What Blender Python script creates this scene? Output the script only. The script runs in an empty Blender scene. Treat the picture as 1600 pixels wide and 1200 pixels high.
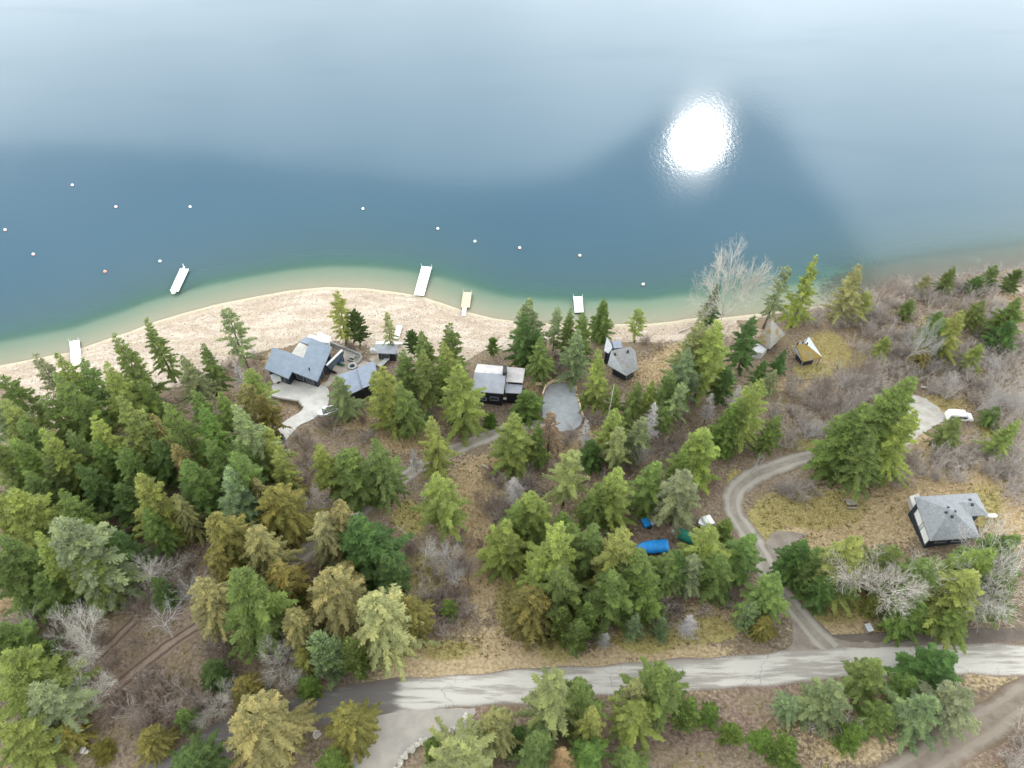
import bpy, math, random
import numpy as np
from mathutils import Vector, Matrix

R = math.radians
SC = bpy.context.scene
COL = SC.collection
rng = np.random.default_rng(7)
random.seed(7)

# ------------------------------------------------------------------ camera
CAMZ, PITCH, F = 110.0, R(48.0), 1110.0
cd = bpy.data.cameras.new('camera'); cam = bpy.data.objects.new('camera', cd); COL.objects.link(cam)
cam.location = (0, 0, CAMZ); cam.rotation_euler = (math.pi/2 - PITCH, 0, 0)
cd.sensor_width = 36.0; cd.lens = 36.0*F/1600.0; cd.clip_start = 0.5; cd.clip_end = 9000
SC.camera = cam
CP, SP = math.cos(PITCH), math.sin(PITCH)
CAM = np.array([0, 0, CAMZ])

def raydir(px, py):
    a, b = (px-800)/F, (600-py)/F
    d = np.array([a, CP + b*SP, -SP + b*CP])
    return d/np.linalg.norm(d)

def project(p):
    p = np.asarray(p, float); q = p - CAM
    zc = q[..., 1]*CP - q[..., 2]*SP
    yc = q[..., 1]*SP + q[..., 2]*CP
    zc = np.where(zc < 1, 1, zc)
    return 800 + F*q[..., 0]/zc, 600 - F*yc/zc

# ------------------------------------------------------------------ light
g = raydir(1090, 222)
SUN = Vector((g[0], g[1], -g[2]))            # mirrored in the lake: where the sun stands behind thin cloud
SUN_EL = math.asin(SUN.z); SUN_AZ = math.atan2(SUN.x, SUN.y)
ld = bpy.data.lights.new('sun', 'SUN'); lo = bpy.data.objects.new('sun', ld); COL.objects.link(lo)
ld.energy = 0.5; ld.angle = R(4.0); ld.color = (1.0, 0.95, 0.87)
lo.rotation_euler = SUN.to_track_quat('Z', 'Y').to_euler(); lo.location = (60, 200, 150)

W = bpy.data.worlds.new('World'); SC.world = W; W.use_nodes = True
wt = W.node_tree; wt.nodes.clear()
def wn(t, **k):
    n = wt.nodes.new(t)
    for a, b in k.items(): setattr(n, a, b)
    return n
def wmath(op, a, b=None, c=None, clamp=False):
    n = wn('ShaderNodeMath', operation=op, use_clamp=clamp)
    for i, v in enumerate((a, b, c)):
        if v is None: continue
        if isinstance(v, (int, float)): n.inputs[i].default_value = v
        else: wt.links.new(v, n.inputs[i])
    return n.outputs[0]
tc = wn('ShaderNodeTexCoord'); sep = wn('ShaderNodeSeparateXYZ'); wt.links.new(tc.outputs['Generated'], sep.inputs[0])
sky = wn('ShaderNodeTexSky', sky_type='NISHITA'); sky.sun_disc = False
sky.sun_elevation = SUN_EL; sky.sun_rotation = SUN_AZ; sky.altitude = 500; sky.air_density = 1.0; sky.dust_density = 1.2
el = wmath('ARCSINE', sep.outputs['Z'])
az = wmath('ARCTAN2', sep.outputs['X'], sep.outputs['Y'])
# upper outline of the cloud bank over the far side of the lake (as its reflection shows it)
OUT = [(-400, 262), (0, 246), (200, 250), (420, 266), (600, 284), (760, 290), (880, 272), (960, 238), (1040, 190), (1120, 160), (1190, 190), (1250, 270), (1310, 350), (1350, 430), (1420, 560)]
AZ0, AZ1, EL1 = R(-70), R(70), R(90)
azn = wmath('MULTIPLY_ADD', az, 1/(AZ1-AZ0), -AZ0/(AZ1-AZ0), clamp=True)
fc = wn('ShaderNodeFloatCurve'); cv = fc.mapping.curves[0]
pts = []
for x, y in OUT:
    d = raydir(x, y); pts.append(((math.atan2(d[0], d[1])-AZ0)/(AZ1-AZ0), math.asin(-d[2])/EL1))
pts = [(0.0, pts[0][1])] + pts + [(1.0, pts[-1][1])]
cv.points[0].location = pts[0]; cv.points[1].location = pts[-1]
for p in pts[1:-1]: cv.points.new(*p)
fc.mapping.use_clip = False; fc.mapping.update()
wt.links.new(azn, fc.inputs['Value'])
edge = wmath('MULTIPLY', fc.outputs[0], EL1)
nz = wn('ShaderNodeTexNoise'); nz.inputs['Scale'].default_value = 3.0; nz.inputs['Detail'].default_value = 6; nz.inputs['Roughness'].default_value = 0.55
wt.links.new(tc.outputs['Generated'], nz.inputs['Vector'])
dif = wmath('SUBTRACT', edge, el)
dif = wmath('ADD', dif, wmath('MULTIPLY', wmath('SUBTRACT', nz.outputs['Fac'], 0.5), 0.05))
mr = wn('ShaderNodeMapRange', interpolation_type='SMOOTHSTEP'); mr.inputs['From Min'].default_value = -0.025; mr.inputs['From Max'].default_value = 0.03
wt.links.new(dif, mr.inputs['Value'])
nz2 = wn('ShaderNodeTexNoise'); nz2.inputs['Scale'].default_value = 1.7; nz2.inputs['Detail'].default_value = 7
wt.links.new(tc.outputs['Generated'], nz2.inputs['Vector'])
mr2 = wn('ShaderNodeMapRange', interpolation_type='SMOOTHSTEP'); mr2.inputs['From Min'].default_value = 0.35; mr2.inputs['From Max'].default_value = 0.75
mr2.inputs['To Min'].default_value = 0.20; mr2.inputs['To Max'].default_value = 0.46
wt.links.new(nz2.outputs['Fac'], mr2.inputs['Value'])
mr3 = wn('ShaderNodeMapRange', interpolation_type='SMOOTHSTEP'); mr3.inputs['From Min'].default_value = R(-34); mr3.inputs['From Max'].default_value = R(2)
mr3.inputs['To Min'].default_value = 1.5; mr3.inputs['To Max'].default_value = 0.7; wt.links.new(az, mr3.inputs['Value'])
mask = wmath('MAXIMUM', mr.outputs[0], wmath('MULTIPLY', mr2.outputs[0], mr3.outputs[0], clamp=True))
# cloud is brighter round the sun (forward scattering)
dp = wn('ShaderNodeVectorMath', operation='DOT_PRODUCT'); wt.links.new(tc.outputs['Generated'], dp.inputs[0]); dp.inputs[1].default_value = SUN
glow = wmath('POWER', wmath('MAXIMUM', dp.outputs['Value'], 0.0), 24.0)
cl = wn('ShaderNodeVectorMath', operation='SCALE'); cl.inputs[0].default_value = (0.95, 1.0, 1.01)
CLOUD = 11.0
wt.links.new(wmath('MULTIPLY', wmath('MULTIPLY_ADD', glow, 0.5, 1.0), wmath('MULTIPLY_ADD', nz.outputs['Fac'], 0.5, 0.75)), cl.inputs['Scale'])
SKYS = 0.15
sk = wn('ShaderNodeVectorMath', operation='SCALE'); wt.links.new(sky.outputs[0], sk.inputs[0]); sk.inputs['Scale'].default_value = 1.0
cs = wn('ShaderNodeVectorMath', operation='SCALE'); wt.links.new(cl.outputs[0], cs.inputs[0]); cs.inputs['Scale'].default_value = CLOUD/SKYS
mx = wn('ShaderNodeMix', data_type='RGBA'); wt.links.new(mask, mx.inputs['Factor']); wt.links.new(sk.outputs[0], mx.inputs['A']); wt.links.new(cs.outputs[0], mx.inputs['B'])
bg = wn('ShaderNodeBackground'); bg.inputs['Strength'].default_value = SKYS; wt.links.new(mx.outputs['Result'], bg.inputs['Color'])
wo = wn('ShaderNodeOutputWorld'); wt.links.new(bg.outputs[0], wo.inputs[0])
vs = SC.view_settings; vs.view_transform = 'Standard'; vs.look = 'None'; vs.gamma = 1.0; vs.use_curve_mapping = False
vs.exposure = -1.1
SC.cycles.use_denoising = True; SC.cycles.max_bounces = 8; SC.cycles.transparent_max_bounces = 12; SC.cycles.caustics_reflective = False; SC.cycles.caustics_refractive = False

# ------------------------------------------------------------------ helpers
ORG = {}
def tag(o, label=None, cat=None, group=None, kind=None):
    if label: o['label'] = label
    if cat: o['category'] = cat
    if group: o['group'] = group
    if kind: o['kind'] = kind
    return o
def empty(name, loc, label=None, cat=None, group=None):
    o = bpy.data.objects.new(name, None); COL.objects.link(o); o.location = loc
    o.empty_display_size = 0.3
    ORG[o.name] = np.array(loc, float)
    return tag(o, label, cat, group)
def mesh_from(name, V, Fc, mat, attr=None, smooth=False):
    me = bpy.data.meshes.new(name)
    V = np.asarray(V, np.float32)
    if isinstance(Fc, np.ndarray):
        n, k = Fc.shape
        me.vertices.add(len(V)); me.vertices.foreach_set('co', V.ravel())
        me.loops.add(n*k); me.loops.foreach_set('vertex_index', Fc.astype(np.int32).ravel())
        me.polygons.add(n); me.polygons.foreach_set('loop_start', np.arange(0, n*k, k, dtype=np.int32))
        me.update(calc_edges=True)
    else:
        me.from_pydata([tuple(v) for v in V], [], [tuple(f) for f in Fc]); me.update()
    if attr is not None:
        a = me.attributes.new('var', 'FLOAT', 'POINT'); a.data.foreach_set('value', np.asarray(attr, np.float32))
    if smooth: me.polygons.foreach_set('use_smooth', np.ones(len(me.polygons), bool))
    me.materials.append(mat)
    return me
def link(name, me, parent=None):
    o = bpy.data.objects.new(name, me); COL.objects.link(o)
    if parent is not None: o.parent = parent
    return o
class MB:
    """collects solids, world coordinates"""
    def __init__(s): s.v = []; s.f = []
    def add(s, vs_, fs):
        b = len(s.v); s.v += [tuple(map(float, p)) for p in vs_]; s.f += [tuple(b+i for i in f) for f in fs]; return s
    def box(s, c, size, rz=0.0):
        x, y, z = np.array(size)/2.0; ca, sa = math.cos(rz), math.sin(rz); P = []
        for dz in (-z, z):
            for dx, dy in ((-x, -y), (x, -y), (x, y), (-x, y)):
                P.append((c[0]+dx*ca-dy*sa, c[1]+dx*sa+dy*ca, c[2]+dz))
        return s.add(P, [(3,2,1,0), (4,5,6,7), (0,1,5,4), (1,2,6,5), (2,3,7,6), (3,0,4,7)])
    def prism(s, poly, z0, z1):
        a = sum(poly[i][0]*poly[(i+1)%len(poly)][1]-poly[(i+1)%len(poly)][0]*poly[i][1] for i in range(len(poly)))
        P = list(poly) if a > 0 else list(poly)[::-1]; n = len(P)
        z0 = [z0]*n if np.isscalar(z0) else (z0 if a > 0 else z0[::-1]); z1 = [z1]*n if np.isscalar(z1) else (z1 if a > 0 else z1[::-1])
        V = [(p[0], p[1], z0[i]) for i, p in enumerate(P)] + [(p[0], p[1], z1[i]) for i, p in enumerate(P)]
        return s.add(V, [tuple(range(n-1, -1, -1)), tuple(range(n, 2*n))] + [(i, (i+1)%n, n+(i+1)%n, n+i) for i in range(n)])
    def slab(s, pts, th):
        """a roof face: 3-D polygon thickened downward"""
        n = len(pts); a = sum(pts[i][0]*pts[(i+1)%n][1]-pts[(i+1)%n][0]*pts[i][1] for i in range(n))
        P = list(pts) if a > 0 else list(pts)[::-1]
        V = [(p[0], p[1], p[2]-th) for p in P] + [tuple(p) for p in P]
        return s.add(V, [tuple(range(n-1, -1, -1)), tuple(range(n, 2*n))] + [(i, (i+1)%n, n+(i+1)%n, n+i) for i in range(n)])
    def tube(s, p0, p1, r0, r1=None, n=6):
        r1 = r0 if r1 is None else r1
        p0, p1 = np.array(p0, float), np.array(p1, float); d = p1-p0; d /= max(np.linalg.norm(d), 1e-6)
        a = np.cross(d, (0, 0, 1)); a = np.array((1., 0, 0)) if np.linalg.norm(a) < 1e-3 else a/np.linalg.norm(a); b = np.cross(d, a)
        V = [p0 + r0*(a*math.cos(t)+b*math.sin(t)) for t in np.arange(n)*2*math.pi/n] + [p1 + r1*(a*math.cos(t)+b*math.sin(t)) for t in np.arange(n)*2*math.pi/n]
        return s.add(V, [(i, (i+1)%n, n+(i+1)%n, n+i) for i in range(n)] + [tuple(range(n-1, -1, -1)), tuple(range(n, 2*n))])
    def ball(s, c, r, nu=10, nv=6, zmin=-1.0, rz=0.0):
        r = np.array([r]*3 if np.isscalar(r) else r, float); ca, sa = math.cos(rz), math.sin(rz); V = []
        for j in range(nv+1):
            ph = math.asin(zmin) + (math.pi/2 - math.asin(zmin))*j/nv
            for i in range(nu):
                t = 2*math.pi*i/nu; x, y = r[0]*math.cos(ph)*math.cos(t), r[1]*math.cos(ph)*math.sin(t)
                V.append((c[0]+x*ca-y*sa, c[1]+x*sa+y*ca, c[2]+r[2]*math.sin(ph)))
        F_ = [tuple(range(nu-1, -1, -1))]
        for j in range(nv):
            for i in range(nu): F_.append((j*nu+i, j*nu+(i+1)%nu, (j+1)*nu+(i+1)%nu, (j+1)*nu+i))
        return s.add(V, F_)
    def loft(s, rings):
        """skin through rings of equal count, capped"""
        n = len(rings[0]); V = [p for r_ in rings for p in r_]; F_ = [tuple(range(n-1, -1, -1)), tuple(range((len(rings)-1)*n, len(rings)*n))]
        for j in range(len(rings)-1):
            for i in range(n): F_.append((j*n+i, j*n+(i+1)%n, (j+1)*n+(i+1)%n, (j+1)*n+i))
        return s.add(V, F_)
    def build(s, name, mat, parent=None, smooth=False, bevel=0.0):
        o0 = np.zeros(3)
        if parent is not None:
            r_ = parent
            while r_.parent: r_ = r_.parent
            o0 = ORG.get(r_.name, np.zeros(3))
        else:
            v = np.array(s.v); o0 = np.array([v[:, 0].mean(), v[:, 1].mean(), v[:, 2].min()])
        me = mesh_from(name, np.array(s.v) - o0, s.f, mat, smooth=smooth)
        o = link(name, me, parent)
        if parent is None: o.location = o0; ORG[o.name] = o0
        if bevel:
            m = o.modifiers.new('bevel', 'BEVEL'); m.width = bevel; m.segments = 2; m.limit_method = 'ANGLE'
        return o

# ------------------------------------------------------------------ materials
def nodemat(name):
    m = bpy.data.materials.new(name); m.use_nodes = True
    nt = m.node_tree; b = nt.nodes['Principled BSDF']; return m, nt, b
def N(nt, t, **k):
    n = nt.nodes.new(t)
    for a, b in k.items(): setattr(n, a, b)
    return n
def mth(nt, op, a, b=None, c=None, clamp=False):
    n = N(nt, 'ShaderNodeMath', operation=op, use_clamp=clamp)
    for i, v in enumerate((a, b, c)):
        if v is None: continue
        if isinstance(v, (int, float)): n.inputs[i].default_value = v
        else: nt.links.new(v, n.inputs[i])
    return n.outputs[0]
def noise(nt, scale, detail=4, rough=0.55, vec=None, dist=0.0):
    n = N(nt, 'ShaderNodeTexNoise'); n.inputs['Scale'].default_value = scale; n.inputs['Detail'].default_value = detail
    n.inputs['Roughness'].default_value = rough; n.inputs['Distortion'].default_value = dist
    if vec is not None: nt.links.new(vec, n.inputs['Vector'])
    return n.outputs['Fac']
def mixc(nt, f, a, b, mode='MIX'):
    n = N(nt, 'ShaderNodeMix', data_type='RGBA', blend_type=mode)
    for s_, v in (('Factor', f), ('A', a), ('B', b)):
        i = n.inputs[s_]
        if isinstance(v, (int, float)): i.default_value = v
        elif isinstance(v, tuple): i.default_value = (*v, 1.0)
        else: nt.links.new(v, i)
    return n.outputs['Result']
def smooth(nt, v, a, b):
    n = N(nt, 'ShaderNodeMapRange', interpolation_type='SMOOTHSTEP'); n.inputs['From Min'].default_value = a; n.inputs['From Max'].default_value = b
    nt.links.new(v, n.inputs['Value']); return n.outputs[0]
def bump(nt, b, h, strength=0.4, dist=0.1):
    n = N(nt, 'ShaderNodeBump'); n.inputs['Strength'].default_value = strength; n.inputs['Distance'].default_value = dist
    nt.links.new(h, n.inputs['Height']); nt.links.new(n.outputs[0], b.inputs['Normal'])
def simple(name, col, rough=0.7, var=0.25, scale=2.0, metal=0.0, bm=0.0, col2=None, spec=0.4):
    m, nt, b = nodemat(name)
    tcn = N(nt, 'ShaderNodeTexCoord'); n = noise(nt, scale, 5, 0.6, tcn.outputs['Object'])
    c2 = col2 or tuple(max(0, c*(1-var)) for c in col); c1 = tuple(min(0.95, c*(1+var*0.6)) for c in col)
    nt.links.new(mixc(nt, smooth(nt, n, 0.3, 0.7), c2, c1), b.inputs['Base Color'])
    b.inputs['Roughness'].default_value = rough; b.inputs['Metallic'].default_value = metal; b.inputs['Specular IOR Level'].default_value = spec
    if bm: bump(nt, b, noise(nt, scale*6, 4, 0.6, tcn.outputs['Object']), bm, 0.03)
    return m
def ribbed(name, col, rough, pitch, ang=0.0, depth=0.04, var=0.1, spec=0.4):
    """metal sheet or boards: fine parallel ribs"""
    m, nt, b = nodemat(name); tcn = N(nt, 'ShaderNodeTexCoord'); mp = N(nt, 'ShaderNodeMapping'); mp.inputs['Rotation'].default_value = (0, 0, ang)
    nt.links.new(tcn.outputs['Object'], mp.inputs[0]); w = N(nt, 'ShaderNodeTexWave', bands_direction='X', wave_profile='SAW')
    w.inputs['Scale'].default_value = 0.314/pitch; nt.links.new(mp.outputs[0], w.inputs['Vector'])
    seam = smooth(nt, w.outputs['Fac'], 0.86, 0.95)
    n = noise(nt, 0.8, 5, 0.6, tcn.outputs['Object'])
    c = mixc(nt, smooth(nt, n, 0.3, 0.7), tuple(x*(1-var) for x in col), tuple(x*(1+var) for x in col))
    nt.links.new(mixc(nt, mth(nt, 'MULTIPLY', seam, 0.25), c, tuple(x*0.55 for x in col)), b.inputs['Base Color'])
    b.inputs['Roughness'].default_value = rough; b.inputs['Specular IOR Level'].default_value = spec
    bump(nt, b, seam, 0.6, depth); return m

# ------------------------------------------------------------------ terrain shape
SHORE = [(-420, 640), (-200, 612), (-100, 592), (0, 572), (60, 560), (110, 551), (160, 533), (200, 520), (240, 504), (290, 489), (340, 476), (400, 464), (450, 455), (510, 449), (570, 451), (620, 457),
         (655, 463), (690, 474), (730, 488), (770, 498), (810, 503), (860, 506), (900, 508), (960, 507), (1010, 507), (1050, 503), (1080, 498), (1130, 497), (1200, 489), (1290, 478), (1350, 463),
         (1400, 449), (1450, 440), (1500, 432), (1560, 424), (1600, 419), (1700, 402), (1900, 372)]
def onz(px, py, z=0.0):
    d = raydir(px, py); t = (z-CAMZ)/d[2]; return CAM + d*t
SH = np.array([onz(x, y)[:2] for x, y in SHORE])
SH = np.vstack([[SH[0]+(SH[0]-SH[1])/np.linalg.norm(SH[0]-SH[1])*2500], SH, [SH[-1]+(SH[-1]-SH[-2])/np.linalg.norm(SH[-1]-SH[-2])*2500]])
def sdist(x, y):
    """signed distance to the shoreline, + inland"""
    p = np.stack([np.ravel(x), np.ravel(y)], -1).astype(float)
    best = np.full(len(p), 1e9); sg = np.zeros(len(p))
    for a, b in zip(SH[:-1], SH[1:]):
        ab = b-a; t = np.clip(((p-a)@ab)/(ab@ab), 0, 1); q = p-(a+t[:, None]*ab)
        d = np.hypot(q[:, 0], q[:, 1]); cr = ab[0]*(p[:, 1]-a[1])-ab[1]*(p[:, 0]-a[0])
        m = d < best-1e-9; best = np.where(m, d, best); sg = np.where(m, np.where(cr > 0, -1.0, 1.0), sg)
    return (best*sg).reshape(np.shape(x))
_kd = np.array([-3000, -400, -120, -60, -30, -13, -8.5, -4, 0, 4, 12, 22, 30, 45, 65, 85, 100, 118, 140, 200, 400, 3000.])
_kz = np.array([-120, -70, -32, -17, -8.5, -3.0, -0.75, -0.28, 0, .45, 1.3, 2.3, 3.6, 6.2, 10.0, 13.8, 16.5, 18.6, 22, 36, 90, 500.])
_dd = np.linspace(-130, 260, 1600); _zz = np.interp(_dd, _kd, _kz)
_k = np.hanning(17); _k /= _k.sum(); _zs = np.convolve(np.pad(_zz, 8, 'edge'), _k, 'valid')
def Hd(d): return np.where((d > -128) & (d < 258), np.interp(d, _dd, _zs), np.interp(d, _kd, _kz))
def H(x, y):
    x = np.asarray(x, float); y = np.asarray(y, float)
    d = sdist(x, y); u = np.clip((d-14)/30, 0, 1)
    return Hd(d) + u*(1.1*np.sin(x*0.045+0.6)*np.cos(y*0.06) + 0.5*np.sin(x*0.11+y*0.09))
_T = np.concatenate([np.linspace(40, 330, 500)])
def ground(px, py, h=0.0):
    """pixel -> the ground point whose top (h metres up) shows there"""
    d = raydir(px, py); P = CAM + _T[:, None]*d
    g_ = P[:, 2] - h - np.maximum(H(P[:, 0], P[:, 1]), 0.0)
    i = int(np.argmax(g_ < 0)); i = max(i, 1); a = g_[i-1]/(g_[i-1]-g_[i]); t = _T[i-1]+a*(_T[i]-_T[i-1])
    p = CAM + t*d; return np.array([p[0], p[1], p[2]-h])
def gz(x, y): return float(H(x, y))
# ------------------------------------------------------------------ ground
def axis(lo, hi, step, far, k=1.35):
    a = list(np.arange(lo, hi+step/2, step)); s = step
    while a[-1] < far: s *= k; a.append(a[-1]+s)
    s = step
    while a[0] > -far: s *= k; a.insert(0, a[0]-s)
    return np.array(a)
def in_poly(px, py, poly):
    r_ = np.zeros(px.shape, bool); n = len(poly)
    for i in range(n):
        x0, y0 = poly[i]; x1, y1 = poly[(i+1)%n]
        c = ((y0 > py) != (y1 > py)) & (px < (x1-x0)*(py-y0)/(y1-y0+1e-9)+x0); r_ ^= c
    return r_
def segd(px, py, poly):
    b = np.full(px.shape, 1e9)
    for (x0, y0), (x1, y1) in zip(poly[:-1], poly[1:]):
        dx, dy = x1-x0, y1-y0; t = np.clip(((px-x0)*dx+(py-y0)*dy)/(dx*dx+dy*dy), 0, 1)
        b = np.minimum(b, np.hypot(px-x0-t*dx, py-y0-t*dy))
    return b
# centre lines in photograph pixels, width in metres
ROAD = [(150, 1262), (300, 1186), (380, 1140), (455, 1117), (520, 1103), (600, 1090), (700, 1081), (800, 1073), (900, 1066), (1000, 1059), (1100, 1054), (1200, 1044), (1340, 1034), (1450, 1031), (1600, 1030), (1760, 1030)]
DRIVE = [(1300, 1016), (1272, 990), (1246, 958), (1222, 928), (1203, 898), (1186, 862), (1163, 826), (1146, 797), (1147, 772), (1168, 750), (1205, 732), (1250, 717), (1300, 704), (1350, 688), (1400, 664), (1430, 645)]
LANE = [(868, 655), (838, 662), (800, 668), (750, 686), (700, 708), (650, 733), (600, 768), (545, 812), (490, 852), (450, 885), (410, 912), (350, 942)]
TRACK1 = [(10, 1236), (80, 1165), (140, 1110), (195, 1062), (250, 1018), (290, 990), (330, 965), (410, 912)]
TRACK2 = [(-40, 1170), (20, 1125), (80, 1080), (140, 1036), (180, 1000), (210, 970)]
TRACK3 = [(90, 885), (150, 858), (205, 838), (255, 822), (300, 795)]
MUD = [(1300, 1003), (1360, 999), (1430, 996), (1520, 993), (1640, 989)]
SIDE = [(1660, 1062), (1600, 1090), (1540, 1130), (1480, 1168), (1420, 1206), (1360, 1240)]
def wline(poly): return np.array([ground(x, y)[:2] for x, y in poly])
def catmull(P, step=0.8):
    P = np.asarray(P); Q = np.vstack([2*P[0]-P[1], P, 2*P[-1]-P[-2]]); out = []
    for i in range(1, len(Q)-2):
        a, b, c, d = Q[i-1:i+3]; n = max(2, int(np.linalg.norm(c-b)/step)); t = np.linspace(0, 1, n, endpoint=False)[:, None]
        out.append(0.5*((2*b)+(-a+c)*t+(2*a-5*b+4*c-d)*t*t+(-a+3*b-3*c+d)*t**3))
    return np.vstack(out+[P[-1:]])
LINES = {k: catmull(wline(v)) for k, v in dict(road=ROAD, drive=DRIVE, lane=LANE, t1=TRACK1, t2=TRACK2, t3=TRACK3, side=SIDE, mud=MUD).items()}
PAD = [(847.5, 634), (849, 625), (850, 618), (855, 604), (866, 599.5), (896, 599.5), (899, 613), (904, 630), (910, 645), (911, 655), (905, 666), (895, 672), (877, 674), (858, 668), (848, 650)]
CONC = [(415, 616), (428, 600), (438, 593), (450, 591), (470, 597), (497, 602), (512, 607), (514, 625), (511, 637), (500, 647), (490, 655), (470, 664), (461, 672), (450, 685), (444, 690), (424, 680), (434, 668), (450, 655), (466, 646), (473, 637), (467, 629), (452, 627), (440, 625), (426, 622), (418, 625)]
PATIO = [(511, 596), (522, 573), (538, 547), (560, 556), (567, 563), (580, 566), (590, 554), (604, 556), (603, 565), (585, 572), (560, 574), (545, 582), (527, 590), (513, 605), (498, 601)]
COURT = [(474, 561), (455, 553), (468, 535), (484, 543)]
GDRIVE = [(570, 1118), (600, 1111), (700, 1107), (742, 1108), (737, 1122), (715, 1136), (690, 1146), (660, 1159), (640, 1176), (622, 1202), (600, 1245), (520, 1245), (545, 1198), (562, 1162), (573, 1135)]
FLARE = [(1226, 930), (1240, 938), (1262, 968), (1290, 990), (1340, 1003), (1420, 1004), (1420, 1014), (1300, 1024), (1200, 1035), (1232, 1012), (1240, 985), (1230, 950)]
SPUR = [(1196, 872), (1203, 838), (1225, 830), (1250, 832), (1262, 836), (1240, 848), (1222, 862), (1214, 890), (1222, 916)]
EASTPAD = [(1380, 694), (1390, 668), (1400, 645), (1414, 628), (1428, 618), (1448, 624), (1468, 640), (1480, 654), (1462, 664), (1446, 676), (1422, 692), (1400, 704)]
FLATS = dict(pad=PAD, conc=CONC, patio=PATIO, court=COURT, gd=GDRIVE, fl=FLARE, sp=SPUR, ep=EASTPAD)
FLATW = {k: [tuple(ground(x, y)[:2]) for x, y in v] for k, v in FLATS.items()}

gx = axis(-150, 165, 0.75, 2500); gy = axis(-14, 205, 0.75, 2500)
X, Y = np.meshgrid(gx, gy); D = sdist(X, Y); Z = H(X, Y)
U, Vv = project(np.stack([X, Y, Z], -1))
U = np.where(Y < -40, -9999, U)
flat = np.zeros(X.shape)
for k, w in (('road', 4), ('drive', 3), ('lane', 2.6), ('t1', 2), ('t2', 2), ('t3', 2), ('side', 3), ('mud', 2)):
    flat = np.maximum(flat, np.clip(1.6-segd(X, Y, [tuple(p) for p in LINES[k][::3]])/w, 0, 1))
for k, p in FLATW.items():
    c = np.mean(p, 0); g_ = [tuple(c+(np.array(q)-c)*1.12) for q in p]; flat = np.maximum(flat, in_poly(X, Y, g_)*1.0)
def fbm(x, y, s, seed):
    r_ = np.zeros(x.shape); q = np.random.default_rng(seed)
    for o in range(9):
        a = q.uniform(0, 2*math.pi); f_ = s*q.uniform(0.5, 2.6); r_ += np.sin((x*math.cos(a)+y*math.sin(a))*f_+q.uniform(0, 6.3))/ (0.6+f_/s)
    return r_/4.0
land = np.clip((D-16)/14, 0, 1)
relief = land*(1-flat)*(0.35*fbm(X, Y, 0.55, 3)+0.16*fbm(X, Y, 1.9, 4)-0.12) + (1-land)*np.clip(D/3, 0, 1)*(0.08*fbm(X, Y, 1.2, 5)-0.05)
inner = (np.abs(X-7) < 157) & (Y > -14) & (Y < 205)
Zt = Z + np.where(inner, relief, 0) - np.where(flat > 0.6, 0.03, 0)
# painted cover: r beach pebbles, g dry grass, b moss, a bare dirt
BEACH = [(-300, 590), (0, 565), (110, 548), (240, 500), (340, 470), (450, 450), (570, 446), (655, 460), (730, 484), (810, 499), (830, 520), (800, 548), (760, 545), (725, 565), (690, 560), (640, 556), (590, 548), (570, 540), (480, 525), (460, 540), (420, 545), (380, 560), (330, 580), (290, 600), (240, 610), (150, 640), (90, 640), (0, 600), (-300, 640)]
beach = in_poly(U, Vv, BEACH)*1.0
beach = np.maximum(beach, (D < np.where(U < 1150, 6, 1.0)+(1.5*fbm(X, Y, 0.5, 8))) & (U > 0))
_t = np.clip((U-1110)/260+0.3*fbm(X, Y, 0.3, 62), 0, 1); beach = np.where(D < 2.5, (1-_t)*np.maximum(beach, D < 0.5)+_t*(0.22*(D < 0.3)+0.3*np.clip(fbm(X, Y, 0.4, 61), 0, 1)), beach)
for cx, cy, rx, ry, w in ((1050, 520, 60, 16, .9), (945, 520, 30, 14, .8), (1160, 520, 50, 16, .6), (1460, 470, 60, 16, .35), (1580, 450, 60, 16, .6), (1400, 470, 30, 10, .5), (95, 640, 30, 40, 0.5), (640, 555, 50, 15, .7), (590, 560, 20, 8, .8)):
    beach = np.maximum(beach, w*np.exp(-(((U-cx)/rx)**2+((Vv-cy)/ry)**2)))
def blobs(L):
    r_ = np.zeros(X.shape)
    for cx, cy, rx, ry, w in L: r_ = np.maximum(r_, w*np.exp(-(((U-cx)/rx)**2+((Vv-cy)/ry)**2)**1.5))
    return r_
grass = blobs([(1320, 815, 130, 55, 1), (1400, 800, 60, 60, .9), (1240, 800, 60, 40, .8), (1310, 960, 90, 50, .8), (1500, 760, 80, 40, .7), (1570, 820, 40, 60, .75), (770, 740, 60, 35, .9), (730, 800, 45, 90, 1), (750, 900, 40, 70, .9),
               (690, 1040, 90, 40, 1), (780, 1020, 80, 50, .75), (900, 1040, 120, 18, .7), (1050, 1020, 120, 20, .8), (630, 680, 60, 25, .7), (560, 660, 40, 14, .8), (1060, 560, 50, 30, .7), (1020, 580, 40, 25, .8), (1290, 550, 60, 25, .8),
               (1470, 640, 50, 25, .9), (1440, 700, 40, 30, .7), (1560, 480, 50, 30, .5), (1420, 500, 60, 20, .5), (1250, 600, 45, 14, .8), (1330, 720, 60, 20, .6), (1260, 1150, 120, 40, .4), (1400, 1130, 100, 60, .6), (1330, 1170, 80, 30, .7), (1540, 1060, 60, 25, .6),
               (20, 930, 50, 40, .7), (810, 570, 20, 10, .8), (430, 560, 26, 14, .8), (830, 605, 14, 12, .9), (960, 690, 60, 25, .55), (870, 700, 50, 20, .55), (1100, 1080, 60, 20, .4), (550, 1200, 80, 30, .3), (740, 1050, 80, 20, .8), (860, 960, 30, 40, .5), (1120, 960, 80, 40, .5)])
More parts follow.
